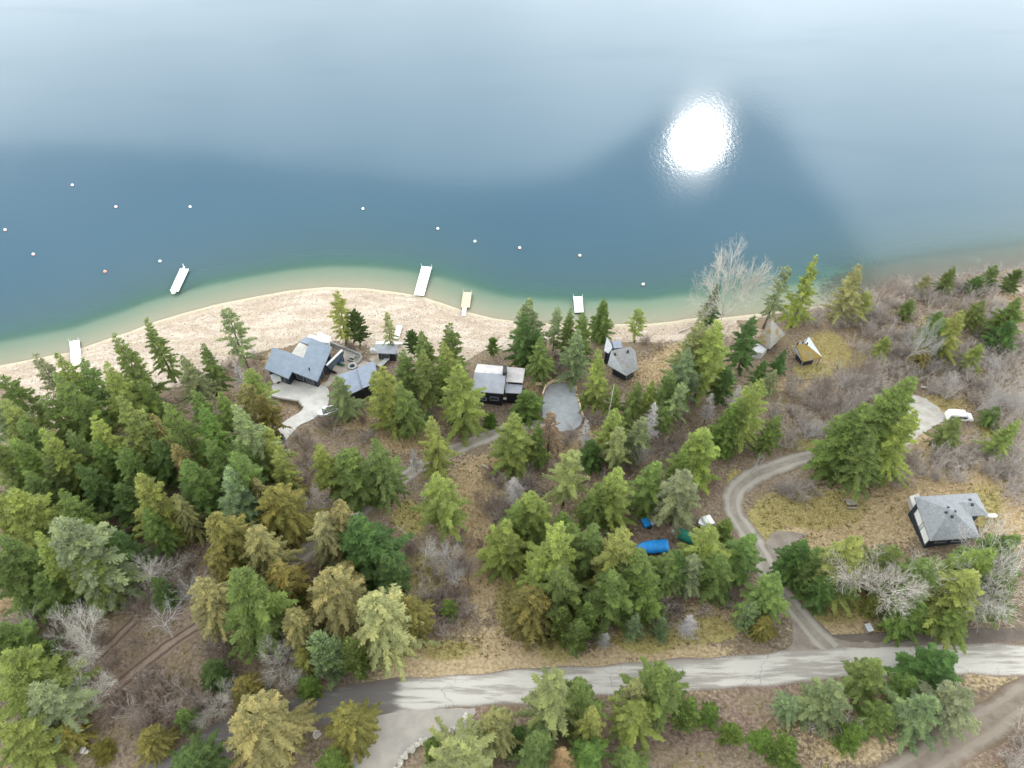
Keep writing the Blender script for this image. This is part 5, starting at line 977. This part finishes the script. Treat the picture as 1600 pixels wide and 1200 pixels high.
# (top x, top y, height, radius, tint, shape)   photograph pixels of each top
TREES = """
225 503 20 3.4 F fir|-12 690 20 5 F fir|-14 772 19 5 Y full|-10 862 18 5 F full|-15 622 20 5 B fir|30 700 18 4.4 Y fir|182 530 22 4.4 F fir|57 553 20 3.2 B open|92 562 20 3.8 Y fir|130 566 19 4 F fir|166 572 21 4.4 Y fir|8 592 18 4 F open|6 630 21 5 Y fir|97 592 22 4.8 F fir|282 562 15 3.6 B fir
312 540 16 3.2 F fir|354 487 20 3.8 B open|182 637 22 4.8 Y full|150 660 20 4.6 Y fir|260 636 20 4.2 F fir|237 652 15 2.6 C cedar|314 642 19 4 G fir|372 636 22 4.4 B fir|300 612 15 3.2 F fir|348 618 15 3.6 F fir
392 580 13 3.6 Y open|378 604 13 3.4 C open|408 622 12 3.2 O fir|364 566 10 2.4 S snag|65 676 22 4.6 Y fir|14 702 20 5 F full|22 776 19 5.6 Y full|95 772 18 4.2 F fir|95 815 24 6.2 B full|55 842 20 4.2 Y fir
14 842 18 5 F full|218 746 20 4.7 Y full|150 694 17 4.2 F fir|125 732 17 4 D fir|185 764 14 4.2 D full|292 724 17 4.6 F full|357 712 19 5 F fir|356 738 17 4.2 B full|277 776 14 2.6 C cedar|270 692 15 2.9 C cedar
338 806 18 5.8 O cedar|160 832 15 4.4 D fir|236 906 9 2.5 D full|312 918 16 4.4 C cedar|376 906 20 6 F full|42 906 9 3.2 D full|14 1030 19 6.4 Y full|52 1078 15 5.4 B fir|6 1138 14 5.4 Y full|-6 985 17 5 F full|20 985 6 3.8 C cedar
226 1150 7 3.2 O cedar|150 1166 3.5 2.2 O young|292 1176 10 5 D fir|281 1112 5 2.0 F young|386 1112 17 6.6 C cedar|322 1040 8 2.8 D full|378 1062 7 3.2 O cedar|100 1100 6 3.0 O cedar|92 1140 6 3.2 O cedar
431 710 15 3.2 Y fir|502 696 16 3.8 Y fir|546 706 16 6 F full|592 694 20 4.6 F fir|672 662 18 3.8 Y fir|683 746 17 5.5 Y fir|402 750 13 2.5 C cedar|428 766 15 6.2 O cedar|397 828 17 5 C cedar|526 784 20 4 C cedar
500 802 18 4.2 L cedar|564 820 18 6.6 D full|556 802 17 2.8 S snag|508 905 16 6.2 C cedar|434 888 13 5 O cedar|541 884 11 3.2 C cedar|588 938 17 6.6 L cedar|636 942 11 4 O cedar|457 956 12 4 C cedar|502 1000 11 3.4 B young
547 1006 9 3 F young|471 1022 8 3 O cedar|477 1062 5 2.2 G young|536 1118 12 4.6 O cedar|512 1184 8 3 G young|677 1163 6 2.0 F young|722 1160 15 6 L fir|776 1122 12 4 C cedar|420 690 14 3 Y fir|445 735 9 3 O cedar
806 654 15 5.6 Y full|860 652 14 2.8 P open|842 664 13 2.6 F fir|920 656 10 2.4 S snag|960 646 15 3.3 Y fir|926 690 9 3 D full|968 672 14 3.2 L open|1002 657 14 2.8 B open|1025 632 14 3 S snag|887 714 17 4.6 L open
805 748 9 3.2 S snag|832 774 15 4.6 Y full|810 792 14 4 F full|788 820 15 4.6 Y full|870 820 20 5.4 Y fir|896 822 16 4.4 F fir|882 800 13 3.2 G fir|926 764 15 3.2 G fir|963 736 18 5 Y fir|940 756 15 3.8 F fir
1026 732 15 5 F fir|1074 740 18 5.4 B fir|1100 674 17 5 Y full|1070 706 14 3.4 G fir|967 836 20 5.6 Y fir|930 826 17 4.6 F fir|990 864 17 4.8 F full|1052 866 12 4.2 F fir|1112 830 16 4.8 Y fir|1136 812 11 2.8 G full
1172 840 14 4.2 F fir|1062 864 12 4 D fir|836 930 10 6 O cedar|877 958 8 2.6 F young|902 974 8 2.8 F young|915 950 9 2.8 F young|995 968 6 2.2 B young|1037 974 5 1.8 B young|1082 968 7 2.6 S snag|946 992 5 2.0 S snag
860 1060 19 5.6 L fir|906 1080 14 4.6 F full|922 1114 13 3.2 Y fir|1000 1074 15 3 L fir|1042 1046 18 5.6 F fir|1000 1108 12 4.6 Y fir|880 1178 10 2.8 T snag|920 1168 9 4 G fir|990 1180 8 3.2 F full|1082 1100 7 2.6 F young
806 1144 5 2.2 D young|836 1150 12 4 F full|1112 1108 4 2.3 G young|1148 1138 4 2.1 G young|1198 1148 4 2.3 G young|1237 1166 5 2.8 G young|1340 1142 5 2.7 G young|1240 1090 7 2.8 B fir|1314 1078 12 4.2 B full|1378 1042 13 4.2 F fir
1430 1062 8 3 F full|1486 1030 12 5 D full|1458 1096 12 4.4 B fir|1504 1082 13 5.4 B fir|1388 1106 8 3.2 F full|1256 851 13 3.9 D fir|1280 862 12 3.8 F fir|1334 850 17 5.4 Y fir|1396 852 15 4.6 F fir|1446 874 12 3.8 F full
1456 884 16 5 F fir|1516 898 17 6 Y fir|1546 858 16 5 Y full|1586 846 14 4.8 F full|1378 930 6 2.2 Y young|1214 906 14 4.3 F fir|1181 946 7 2.6 B young|1200 966 7 2.6 O cedar|1408 604 25 7.6 F full|1352 640 22 5.6 F full
1425 648 19 4.4 Y fir|1372 690 16 5 F fir|1185 598 20 4.8 Y fir|1160 628 17 4.4 F fir|1212 650 12 3 F fir|1146 642 14 3.4 G full|1277 408 22 3.8 Y fir|1226 420 20 3.4 B open|1346 418 18 4.8 L fir|1357 460 10 3 Y open
1450 430 7 2 L open|1425 468 7 2.6 F fir|1386 528 7 2.4 Y fir|1560 636 7 2.6 F fir|1470 488 8 2.6 F fir|1491 418 9 2.8 F fir|1556 418 7 3 F young|1592 424 6 3 F young|1530 434 5 3 D young|1536 470 10 3.6 F fir|1502 490 15 4.2 Y fir|1476 502 13 4 G fir|1590 470 13 4.6 G full|1580 502 10 3.8 D full
1532 540 8 2.6 Y fir|1450 544 7 2.8 O cedar|1496 655 9 3.6 F fir|1584 658 12 3.0 Y fir|1120 446 14 2.8 D fir|1100 482 9 1.8 L open|945 472 13 3.3 F full|1000 486 11 2.6 Y open|1181 498 17 4 D fir|1120 506 24 6.4 Y fir
1086 512 22 5.4 L fir|1078 552 18 4.8 B fir|1048 582 15 3.4 F fir|1062 602 14 3 B open|1140 576 12 3.2 D fir|965 642 13 3.6 Y fir|1114 618 10 2.4 S snag|1156 602 10 2.6 S snag|995 600 12 2.8 F fir|1022 600 11 2.8 Y fir
940 556 18 3.7 Y fir|920 612 7 2.6 G open|1000 662 12 3.2 L fir|828 472 16 4.4 B full|818 494 17 3.9 D fir|846 534 14 3.9 F fir|868 484 14 2.6 B open|890 490 15 3 F fir|912 492 16 3.4 F fir|903 522 17 4.2 B fir
770 530 6 2.0 G pine|840 518 12 3 D fir|825 612 9 4.0 G full|765 648 3.5 2.0 G young|700 512 18 4 F fir|694 538 17 4 Y fir|720 578 20 5.5 Y fir|662 520 16 3.5 F fir|643 520 8 2.5 D pine|660 552 18 4.2 F fir
630 552 16 3.6 F fir|690 560 15 3.4 F fir|598 578 20 4.6 Y fir|628 602 18 4.4 F fir|586 584 15 3.2 Y open|602 492 13 2.0 L open|522 460 17 3.2 Y open|552 490 11 3.2 D pine|528 590 14 3.8 B fir|1226 548 9 2.2 D fir
1196 566 9 2.4 D fir|1212 580 9 2.4 B fir|715 640 6 2.2 F young|960 600 11 2.6 F fir|980 640 9 2.6 F fir|1040 640 10 2.8 F open|845 690 8 2.6 F fir|1330 900 9 3.4 F fir|1130 870 13 4.4 F fir|1085 870 12 3.6 B fir
880 890 16 5.0 F fir|845 870 14 4 Y fir|960 900 15 5 F full|1010 900 13 4.6 G full|340 870 12 4 O cedar|230 800 14 3.6 F fir|60 900 12 4 F full|120 870 16 4.4 F fir|190 700 16 4 F fir|40 740 17 4.4 F fir
70 720 17 4.2 F fir|110 680 18 4.4 F fir|220 600 15 3.6 F fir|200 590 15 3.6 F fir|75 620 18 4 F fir|40 660 18 4.4 F fir|330 690 16 3.8 F fir|380 690 15 4 F fir|410 668 14 3.6 Y fir|240 690 15 4 D fir
420 930 10 4 O cedar|600 870 12 4 D full|700 560 9 2.4 S snag|640 620 12 3.6 D fir|700 940 5 1.8 G young|1505 945 11 4 F fir|1440 935 11 3.8 F full|1580 905 13 4.4 F fir|1295 900 10 3.4 D fir
"""
BARE = """
1154 404 24 5.4 W bare|1416 862 18 5 W bare|1588 862 18 5.5 W bare|92 984 14 3.6 W bare|215 872 11 3.8 W bare|232 950 11 3.4 S bare|120 1085 8 2.6 W bare|70 1145 6 2.4 W bare|280 905 10 3.2 S bare
430 1020 8 2.8 W bare|440 1060 6 2.4 W bare|660 850 9 2.6 W bare|470 770 10 2.6 S bare|1392 430 12 3.2 A bare|1440 520 12 2.6 S bare|1460 510 13 2.4 S bare|1410 640 10 2.4 S bare|1560 600 10 3 S bare|1590 610 10 3 S bare
1575 560 9 2.8 S bare|1330 585 9 3 S bare|1300 600 9 3 A bare|1270 660 8 2.8 S bare|1180 720 5 2.2 S bare|690 870 8 2.6 S bare|1000 700 8 2.2 S bare|1080 690 6 2.2 S bare|330 1090 6 2.4 W bare|180 1120 7 2.2 A bare
1540 620 8 2.6 S bare|1350 560 8 2.6 A bare|1500 590 9 2.8 S bare|30 975 11 2.4 S bare|600 950 8 2.4 S bare|730 880 8 2.4 A bare|645 700 9 1.6 S snag|625 740 9 1.4 S snag
"""
def rows(s): return [t.split() for ln in s.strip().splitlines() for t in ln.split('|')]
LAND = [  # landmarks for telling trees apart: pixel, phrase
 (470, 560, 'the L-shaped blue-grey roofed house'), (478, 625, 'the concrete driveway'), (434, 684, 'the dark driveway gate'), (555, 592, 'the blue-grey garage roof'), (605, 545, 'the small grey beach hut'), (622, 520, 'the white ramp on the beach'),
 (778, 595, 'the black cabin'), (878, 635, 'the railed gravel pad'), (970, 560, 'the slate-roofed cabin'), (1205, 520, 'the mossy pyramid roof'), (1262, 545, 'the ochre mossy roof'), (1485, 808, 'the grey hip-roofed house'),
 (1497, 650, 'the white van'), (1018, 853, 'the blue tarped boat'), (1068, 838, 'the green tarped boat'), (1012, 818, 'the blue bin trailer'), (1328, 788, 'the picnic table'), (1353, 983, 'the grey wooden box'),
 (700, 708, 'the dirt lane bend'), (640, 735, 'the dead dark pole'), (1150, 780, 'the driveway curve'), (1230, 720, 'the upper gravel driveway'), (1240, 960, 'the driveway mouth'), (1210, 870, 'the driveway turning spur'),
 (600, 1085, 'the dark end of the road'), (760, 1078, 'the cracked pale road'), (960, 1062, 'the road middle stretch'), (1200, 1044, 'the road by the mouth'), (1480, 1030, 'the road at photo right'), (1530, 1135, 'the brown side road'),
 (660, 1160, 'the boulder edging'), (580, 1150, 'the gravel forecourt'), (340, 1170, 'the bottom left road'), (150, 1105, 'the lower rutted track'), (120, 1050, 'the upper rutted track'), (240, 825, 'the shaded forest track'), (470, 870, 'the forest lane'),
 (118, 555, 'the white shore dock'), (660, 440, 'the big white dock'), (728, 474, 'the tan dock'), (903, 475, 'the short white dock'), (200, 528, 'the white beach pole'), (1425, 645, 'the pale gravel clearing'), (1270, 610, 'the pyramid roof clearing'),
 (750, 820, 'the tan grass strip'), (800, 1000, 'the trampled verge'), (0, 640, 'the left photo edge'), (0, 800, 'the mid-left photo edge'), (0, 950, 'the orange scrub'), (0, 1130, 'the bottom left photo edge'), (80, 640, 'the stony left beach end'),
 (1130, 500, 'the stony shore'), (1450, 440, 'the driftwood shore'), (1590, 500, 'the upper right photo edge'), (1595, 700, 'the right photo edge'), (1590, 900, 'the lower right photo edge'), (1000, 560, 'the slate cabin yard'), (900, 1195, 'the bottom middle photo edge'), (1180, 1190, 'the bottom photo edge'), (1400, 1195, 'the side road fork'), (960, 840, 'the brown boat-storage clearing'), (820, 745, 'the fallen logs'), (1100, 640, 'the grey snags mid-photo'), (320, 590, 'the scrub behind the beach'), (360, 750, 'the forest interior mid-left'), (180, 740, 'the dense left forest'), (290, 680, 'the forest below the beach scrub'),
 (560, 760, 'the scrub slope'), (500, 950, 'the cedars by the forest lane'), (270, 950, 'the bare brown clearing'), (620, 1010, 'the mossy verge')]
ORD = ['', 'second ', 'third ', 'fourth ', 'fifth ', 'sixth ', 'seventh ', 'eighth ', 'ninth ']
ALLT = []
def add_trees(lst):
    for x, y, h, r, tn, shp in lst:
        x, y, h, r = float(x), float(y), float(h), float(r); k_ = 0.90-0.12*min(1, max(0, (y-560)/140)); k_ *= 1.09 if x < 490 and 540 < y < 960 else 1.1 if 640 < y < 960 else 1.0; h, r = (h*k_, r*k_*1.07) if shp != 'young' else (h, r*0.78)
        # skip tops that would stand in the lake
        p = ground(x, y, h*0.93); 
        ALLT.append(dict(x=x, y=y, h=h, r=r, tn=tn, shp=shp, p=p))
add_trees(rows(TREES)); add_trees(rows(BARE))
KINDN = dict(fir=('fir_tree', 'fir', 'fir'), full=('fir_tree', 'full-crowned fir', 'fir'), open=('fir_tree', 'thin open-crowned fir', 'fir'), cedar=('cedar_tree', 'drooping cedar', 'cedar'), pine=('pine_tree', 'tufted pine', 'pine'), snag=('dead_conifer', 'dead needleless conifer', 'dead tree'), young=('young_fir', 'young fir', 'fir'), bare=('bare_tree', 'leafless tree', 'bare tree'))
groups = {}
for t in ALLT:
    bx, by = project(t['p']); mxp, myp = (t['x']+bx)/2, (t['y']+by)/2
    nd = min(LAND, key=lambda l: math.hypot(l[0]-mxp, (l[1]-myp)*1.2)); dx, dy = mxp-nd[0], myp-nd[1]
    edge_ = 'photo' in nd[2]
    rel = 'near' if edge_ or math.hypot(dx, dy) < 16 else ('right of' if dx > 0 else 'left of') if abs(dx) > abs(dy) else ('in front of' if dy > 0 else 'behind')
    size = 'tall' if t['h'] >= 18.5 else 'small' if t['h'] <= 9.5 else 'mid-height'
    if t['shp'] == 'young': size = 'bushy' if t['r'] > 2.2 else 'little'
    t['lab'] = '%s %s %s %s %s' % (size, TINT[t['tn']][0], KINDN[t['shp']][1], rel, nd[2]); t['ld'] = math.hypot(dx, dy); t['nd'] = nd[2]
    groups.setdefault(t['lab'], []).append(t)
for k, g_ in groups.items():
    g_.sort(key=lambda t: t['ld'])
    for i, t in enumerate(g_):
        if len(g_) > 1: t['lab'] = k+', '+(ORD[i]+'nearest to it' if i else 'nearest to it')
for t in ALLT:
    if len(t['lab'].split()) > 16: t['lab'] = t['lab'].replace(' the ', ' ', 1)
GRP = dict(fir='firs of the lakeside forest', full='firs of the lakeside forest', open='firs of the lakeside forest', cedar='cedars of the lakeside forest', pine='pines by the beach', snag='dead grey conifers', young='young firs', bare='leafless trees')
for n, t in enumerate(ALLT):
    nm, kd, cat_ = KINDN[t['shp']]; hn, rn = NOM[t['shp']]; p = t['p']
    s = np.array([t['r']/rn, t['r']/rn, t['h']/hn]); j = 0.9+0.2*rng.uniform()
    col = np.array(TINT[t['tn']][1])*(0.9+0.2*rng.uniform()+(0.14 if t['shp'] not in ('snag', 'bare') else 0.03)*(rng.uniform(size=3)-0.5))
    e = empty(nm, (p[0], p[1], gz(p[0], p[1])-0.15), t['lab'], cat_, GRP[t['shp']])
    rz = rng.uniform(0, 6.28); tilt = rng.normal(0, 0.025, 2)
    if t['shp'] == 'bare': tilt *= 3
    protos = PR[t['shp']]; cr = link('branches' if t['shp'] in ('snag', 'bare') else 'crown', protos[0 if t['shp'] == 'bare' and t['h'] > 14 else n % len(protos)], e)
    cr.color = (*col, 1.0); cr.scale = s; cr.rotation_euler = (tilt[0], tilt[1], rz)
    if t['shp'] != 'bare':
        tr_ = link('trunk', TRUNKY if t['shp'] == 'young' else TRUNK[n % 2], e); tr_.scale = (s[2], s[2], s[2]*0.995); tr_.rotation_euler = cr.rotation_euler
        if t['shp'] == 'snag': tr_.scale = (s[2]*0.7, s[2]*0.7, s[2])

# ------------------------------------------------------------------ brush, litter, tufts, stones: masses nobody could count
BR = [(1330,470,60,25,24),(1420,475,70,30,30),(1500,455,70,22,26),(1560,520,45,45,34),(1400,555,80,38,52),(1480,580,70,40,46),(1300,605,70,30,36),(1350,625,50,35,28),(1560,620,40,50,36),(1575,700,25,60,26),(1460,720,50,30,22),(1520,730,50,35,24),(1250,680,50,22,18),(1240,640,40,22,14),
 (1245,766,42,16,16),(1430,755,45,22,16),(1580,770,20,20,8),(470,720,36,46,30),(560,665,55,18,14),(500,655,36,12,8),(770,765,30,35,18),(780,805,22,25,10),(715,870,45,40,24),(690,930,60,40,30),(680,965,50,22,14),(850,745,50,26,20),(950,715,50,22,16),(1000,705,60,22,18),(1090,690,40,30,14),(895,690,40,16,8),
 (1145,910,28,36,20),(1010,930,70,22,22),(1060,962,55,16,10),(930,985,22,14,6),(150,1050,110,65,60),(230,1090,90,48,42),(60,985,55,45,26),(280,905,36,36,18),(200,930,40,36,18),(310,1120,45,26,18),(250,870,36,22,10),(350,1020,28,26,10),(1020,1125,26,26,8),(1290,1135,36,16,6),(1585,1165,30,30,8),
 (1250,500,50,16,16),(1345,500,50,18,18),(868,562,26,26,16),(1010,540,26,12,8),(560,540,16,5,5),(350,575,30,14,10),(390,560,26,10,6),(270,625,30,14,8),(580,740,20,20,8),(420,800,20,20,6),(520,860,14,20,4),(640,880,20,30,8),(1060,640,30,14,8),(930,660,20,14,6),(1160,690,20,16,6),(690,600,12,14,5),(660,645,30,14,8),(980,745,40,12,8),(1540,560,40,20,14),(1590,560,12,40,12),(1440,790,10,10,0),(1320,660,40,25,14),(1380,600,30,20,12),(1250,482,50,8,14),(1330,468,60,8,18),(1420,450,50,10,18),(1500,440,50,10,18),(1570,428,40,10,14),(1380,500,70,30,20),(1540,470,60,30,20),(20,1080,30,50,14),(60,1160,60,30,16),(440,930,20,20,6),(100,940,40,20,10),(20,1010,20,20,8)]
def scatter(blist, seed):
    q = np.random.default_rng(seed); out_ = []
    for cx, cy, rx, ry, n in blist:
        for i in range(int(n)):
            a = q.uniform(0, 6.28); d_ = math.sqrt(q.uniform()); out_.append((cx+rx*d_*math.cos(a), cy+ry*d_*math.sin(a)))
    return out_
def joined(name, protos, places, mat, kind='stuff'):
    """many copies as one mesh: places rows x y z s sz rot proto"""
    VV, FF, AA, b0 = [], [], [], 0; cache = []
    for m in protos:
        v = np.empty(len(m.vertices)*3, np.float32); m.vertices.foreach_get('co', v); f = np.empty(len(m.loops), np.int32); m.loops.foreach_get('vertex_index', f); k = len(m.loops)//len(m.polygons)
        a = np.empty(len(m.vertices), np.float32); m.attributes['var'].data.foreach_get('value', a); cache.append((v.reshape(-1, 3), f.reshape(-1, k), a))
    for x, y, z, s, sz, r_, k in places:
        v, f, a = cache[int(k)]; c_, s_ = math.cos(r_), math.sin(r_)
        VV.append(np.stack([x+s*(v[:, 0]*c_-v[:, 1]*s_), y+s*(v[:, 0]*s_+v[:, 1]*c_), z+sz*v[:, 2]], -1)); FF.append(f+b0); b0 += len(v); AA.append(np.clip(a*0.7+0.3*rng.uniform(), 0, 1))
    o = link(name, mesh_from(name, np.concatenate(VV), np.concatenate(FF), mat, attr=np.concatenate(AA))); return tag(o, kind=kind)
HXY = [(o.location.x, o.location.y, 9.0 if o['category'] == 'house' else 4.5) for o in (house, gar, hut, cab, sl, mo, mo2, h6)]
def offroad(x, y): 
    if any(math.hypot(x-a, y-b_) < r_ for a, b_, r_ in HXY): return False
    return all(np.min(np.hypot(LINES[k][:, 0]-x, LINES[k][:, 1]-y)) > w for k, w in (('road', 3.2), ('drive', 2.8), ('lane', 2.2), ('side', 3.0), ('t1', 1.3), ('t2', 1.3))) and not any(bool(in_poly(np.array([x]), np.array([y]), p)[0]) for p in FLATW.values())
plA, plB = [], []
for i, (u, v) in enumerate(scatter(BR, 5)):
    p = ground(u, v, 0.6)
    if sdist(np.array([p[0]]), np.array([p[1]]))[0] < (1.2 if u > 1180 else 5) or not offroad(p[0], p[1]): continue
    s = rng.uniform(0.7, 1.5)*(1.3 if u > 1180 else 1.0); (plA if (u > 1180 or rng.uniform() < 0.35) else plB).append((p[0], p[1], gz(p[0], p[1])-0.05, s, s*rng.uniform(0.7, 1.2), rng.uniform(0, 6.28), i % 3))
o = joined('grey_bare_brush', PR['shrub'], plA, M_wood); o.color = (0.375, 0.333, 0.298, 1)
o = joined('brown_bare_brush', PR['shrub'], plB, M_wood); o.color = (0.27, 0.212, 0.172, 1)
# grass tufts: three blades each
def soup(name, n, gen, mat, seed):
    q = np.random.default_rng(seed); V, A = gen(q, n); m = len(V)//3
    o = link(name, mesh_from(name, V, np.arange(m*3).reshape(m, 3), mat, attr=A)); return tag(o, kind='stuff')
GW = np.clip(grass, 0, 1)*(D > 6)*(1-np.clip(flat*1.6, 0, 1))*(np.abs(X-7) < 150)*(Y > -5)*(Y < 140)
def pick(q, Wt, n):
    c_ = np.cumsum(Wt.ravel()); i = np.searchsorted(c_, q.uniform(0, c_[-1], n)); x = X.ravel()[i]+q.uniform(-.4, .4, n); y = Y.ravel()[i]+q.uniform(-.4, .4, n); z = Zt.ravel()[i]; return np.stack([x, y, z-0.03], -1)
def blades(h0, w0):
    def gen(q, n):
        P = pick(q, GW, n); V = []; A = []
        for k in range(3):
            a = q.uniform(0, 6.28, n); h = h0*q.uniform(0.4, 1.2, n); l = q.normal(0, 0.5, (n, 2))*h[:, None]; o_ = q.normal(0, 0.07, (n, 2)); w = w0*q.uniform(0.6, 1.4, n)
            dx = np.stack([np.cos(a), np.sin(a)], -1)*w[:, None]; b0 = P.copy(); b0[:, :2] += o_; b1 = b0.copy(); b2 = b0.copy(); b1[:, :2] += dx; b0[:, :2] -= dx; b2[:, :2] += l; b2[:, 2] += h
            V.append(np.stack([b0, b1, b2], 1)); A.append(np.repeat(q.uniform(0, 1, n), 3))
        return np.concatenate(V).reshape(-1, 3), np.concatenate(A)
    return gen
o = soup('dry_grass', 45000, blades(0.34, 0.045), M_wood, 31); o.color = (0.46, 0.36, 0.20, 1)
LW = (D > 20)*(1-np.clip(flat*1.6, 0, 1))*(np.abs(X-7) < 150)*(Y > -5)*(Y < 135)*(0.4+np.clip(fbm(X, Y, 0.3, 77), 0, 1))
def sticks(q, n):
    P = pick(q, LW*(1-0.7*np.clip(grass, 0, 1)), n); a = q.uniform(0, 6.28, n); L = q.uniform(0.25, 1.3, n); d = np.stack([np.cos(a)*L, np.sin(a)*L, q.normal(0.06, 0.12, n)*L], -1); s = np.stack([-np.sin(a), np.cos(a), 0*a], -1)*q.uniform(0.015, 0.05, n)[:, None]; P[:, 2] += 0.09
    return np.stack([P-s, P+s, P+d], 1).reshape(-1, 3), np.repeat(q.uniform(0, 1, n), 3)
o = soup('fallen_twigs', 16000, sticks, M_wood, 33); o.color = (0.30, 0.235, 0.19, 1)
def scrub(q, n):
    """low leafy ground plants"""
    P = pick(q, LW*np.clip(0.15+moss*0.8+np.clip(fbm(X, Y, 0.22, 78), 0, 1)*0.5, 0, 1), n); V = []; A = []
    for k in range(5):
        a = q.uniform(0, 6.28, n); L = q.uniform(0.15, 0.42, n); d = np.stack([np.cos(a)*L, np.sin(a)*L, q.uniform(0.05, 0.3, n)], -1); s = np.stack([-np.sin(a), np.cos(a), 0*a], -1)*(L*0.35)[:, None]; m = P+d*0.5
        V.append(np.stack([P+d*0.02, m+s, P+d], 1)); V.append(np.stack([P+d*0.02, P+d, m-s], 1)); A += [np.repeat(q.uniform(0, 1, n), 3)]*2
    return np.concatenate(V).reshape(-1, 3), np.concatenate(A)
o = soup('low_ground_plants', 9000, scrub, M_fol, 35); o.color = (0.20, 0.185, 0.06, 1)
def pebble_mesh():
    mb = MB(); mb.ball((0, 0, 0), (1, 0.8, 0.55), 6, 3, zmin=-0.6); v = np.array(mb.v)+rng.normal(0, 0.09, (len(mb.v), 3)); f = [x for x in mb.f if len(x) == 4]
    return mesh_from('beach_stone', v, np.array(f), M_wood, attr=rng.uniform(0, 1, len(v)))
PEB = [pebble_mesh() for _ in range(4)]
WB = (beach > 0.5)*(D > 0.5)*(D < 30)*(np.abs(X) < 150)*(Y < 205)*(0.25+np.clip(fbm(X, Y, 0.35, 91), 0, 1.2))
q = np.random.default_rng(41); P = pick(q, WB, 5200)
o = joined('beach_stones', PEB, [(p[0], p[1], p[2]+0.03, s, s, q.uniform(0, 6.28), i % 4) for i, (p, s) in enumerate(zip(P, 0.07+0.16*q.uniform(size=len(P))**3))], M_wood); o.color = (0.34, 0.285, 0.24, 1)
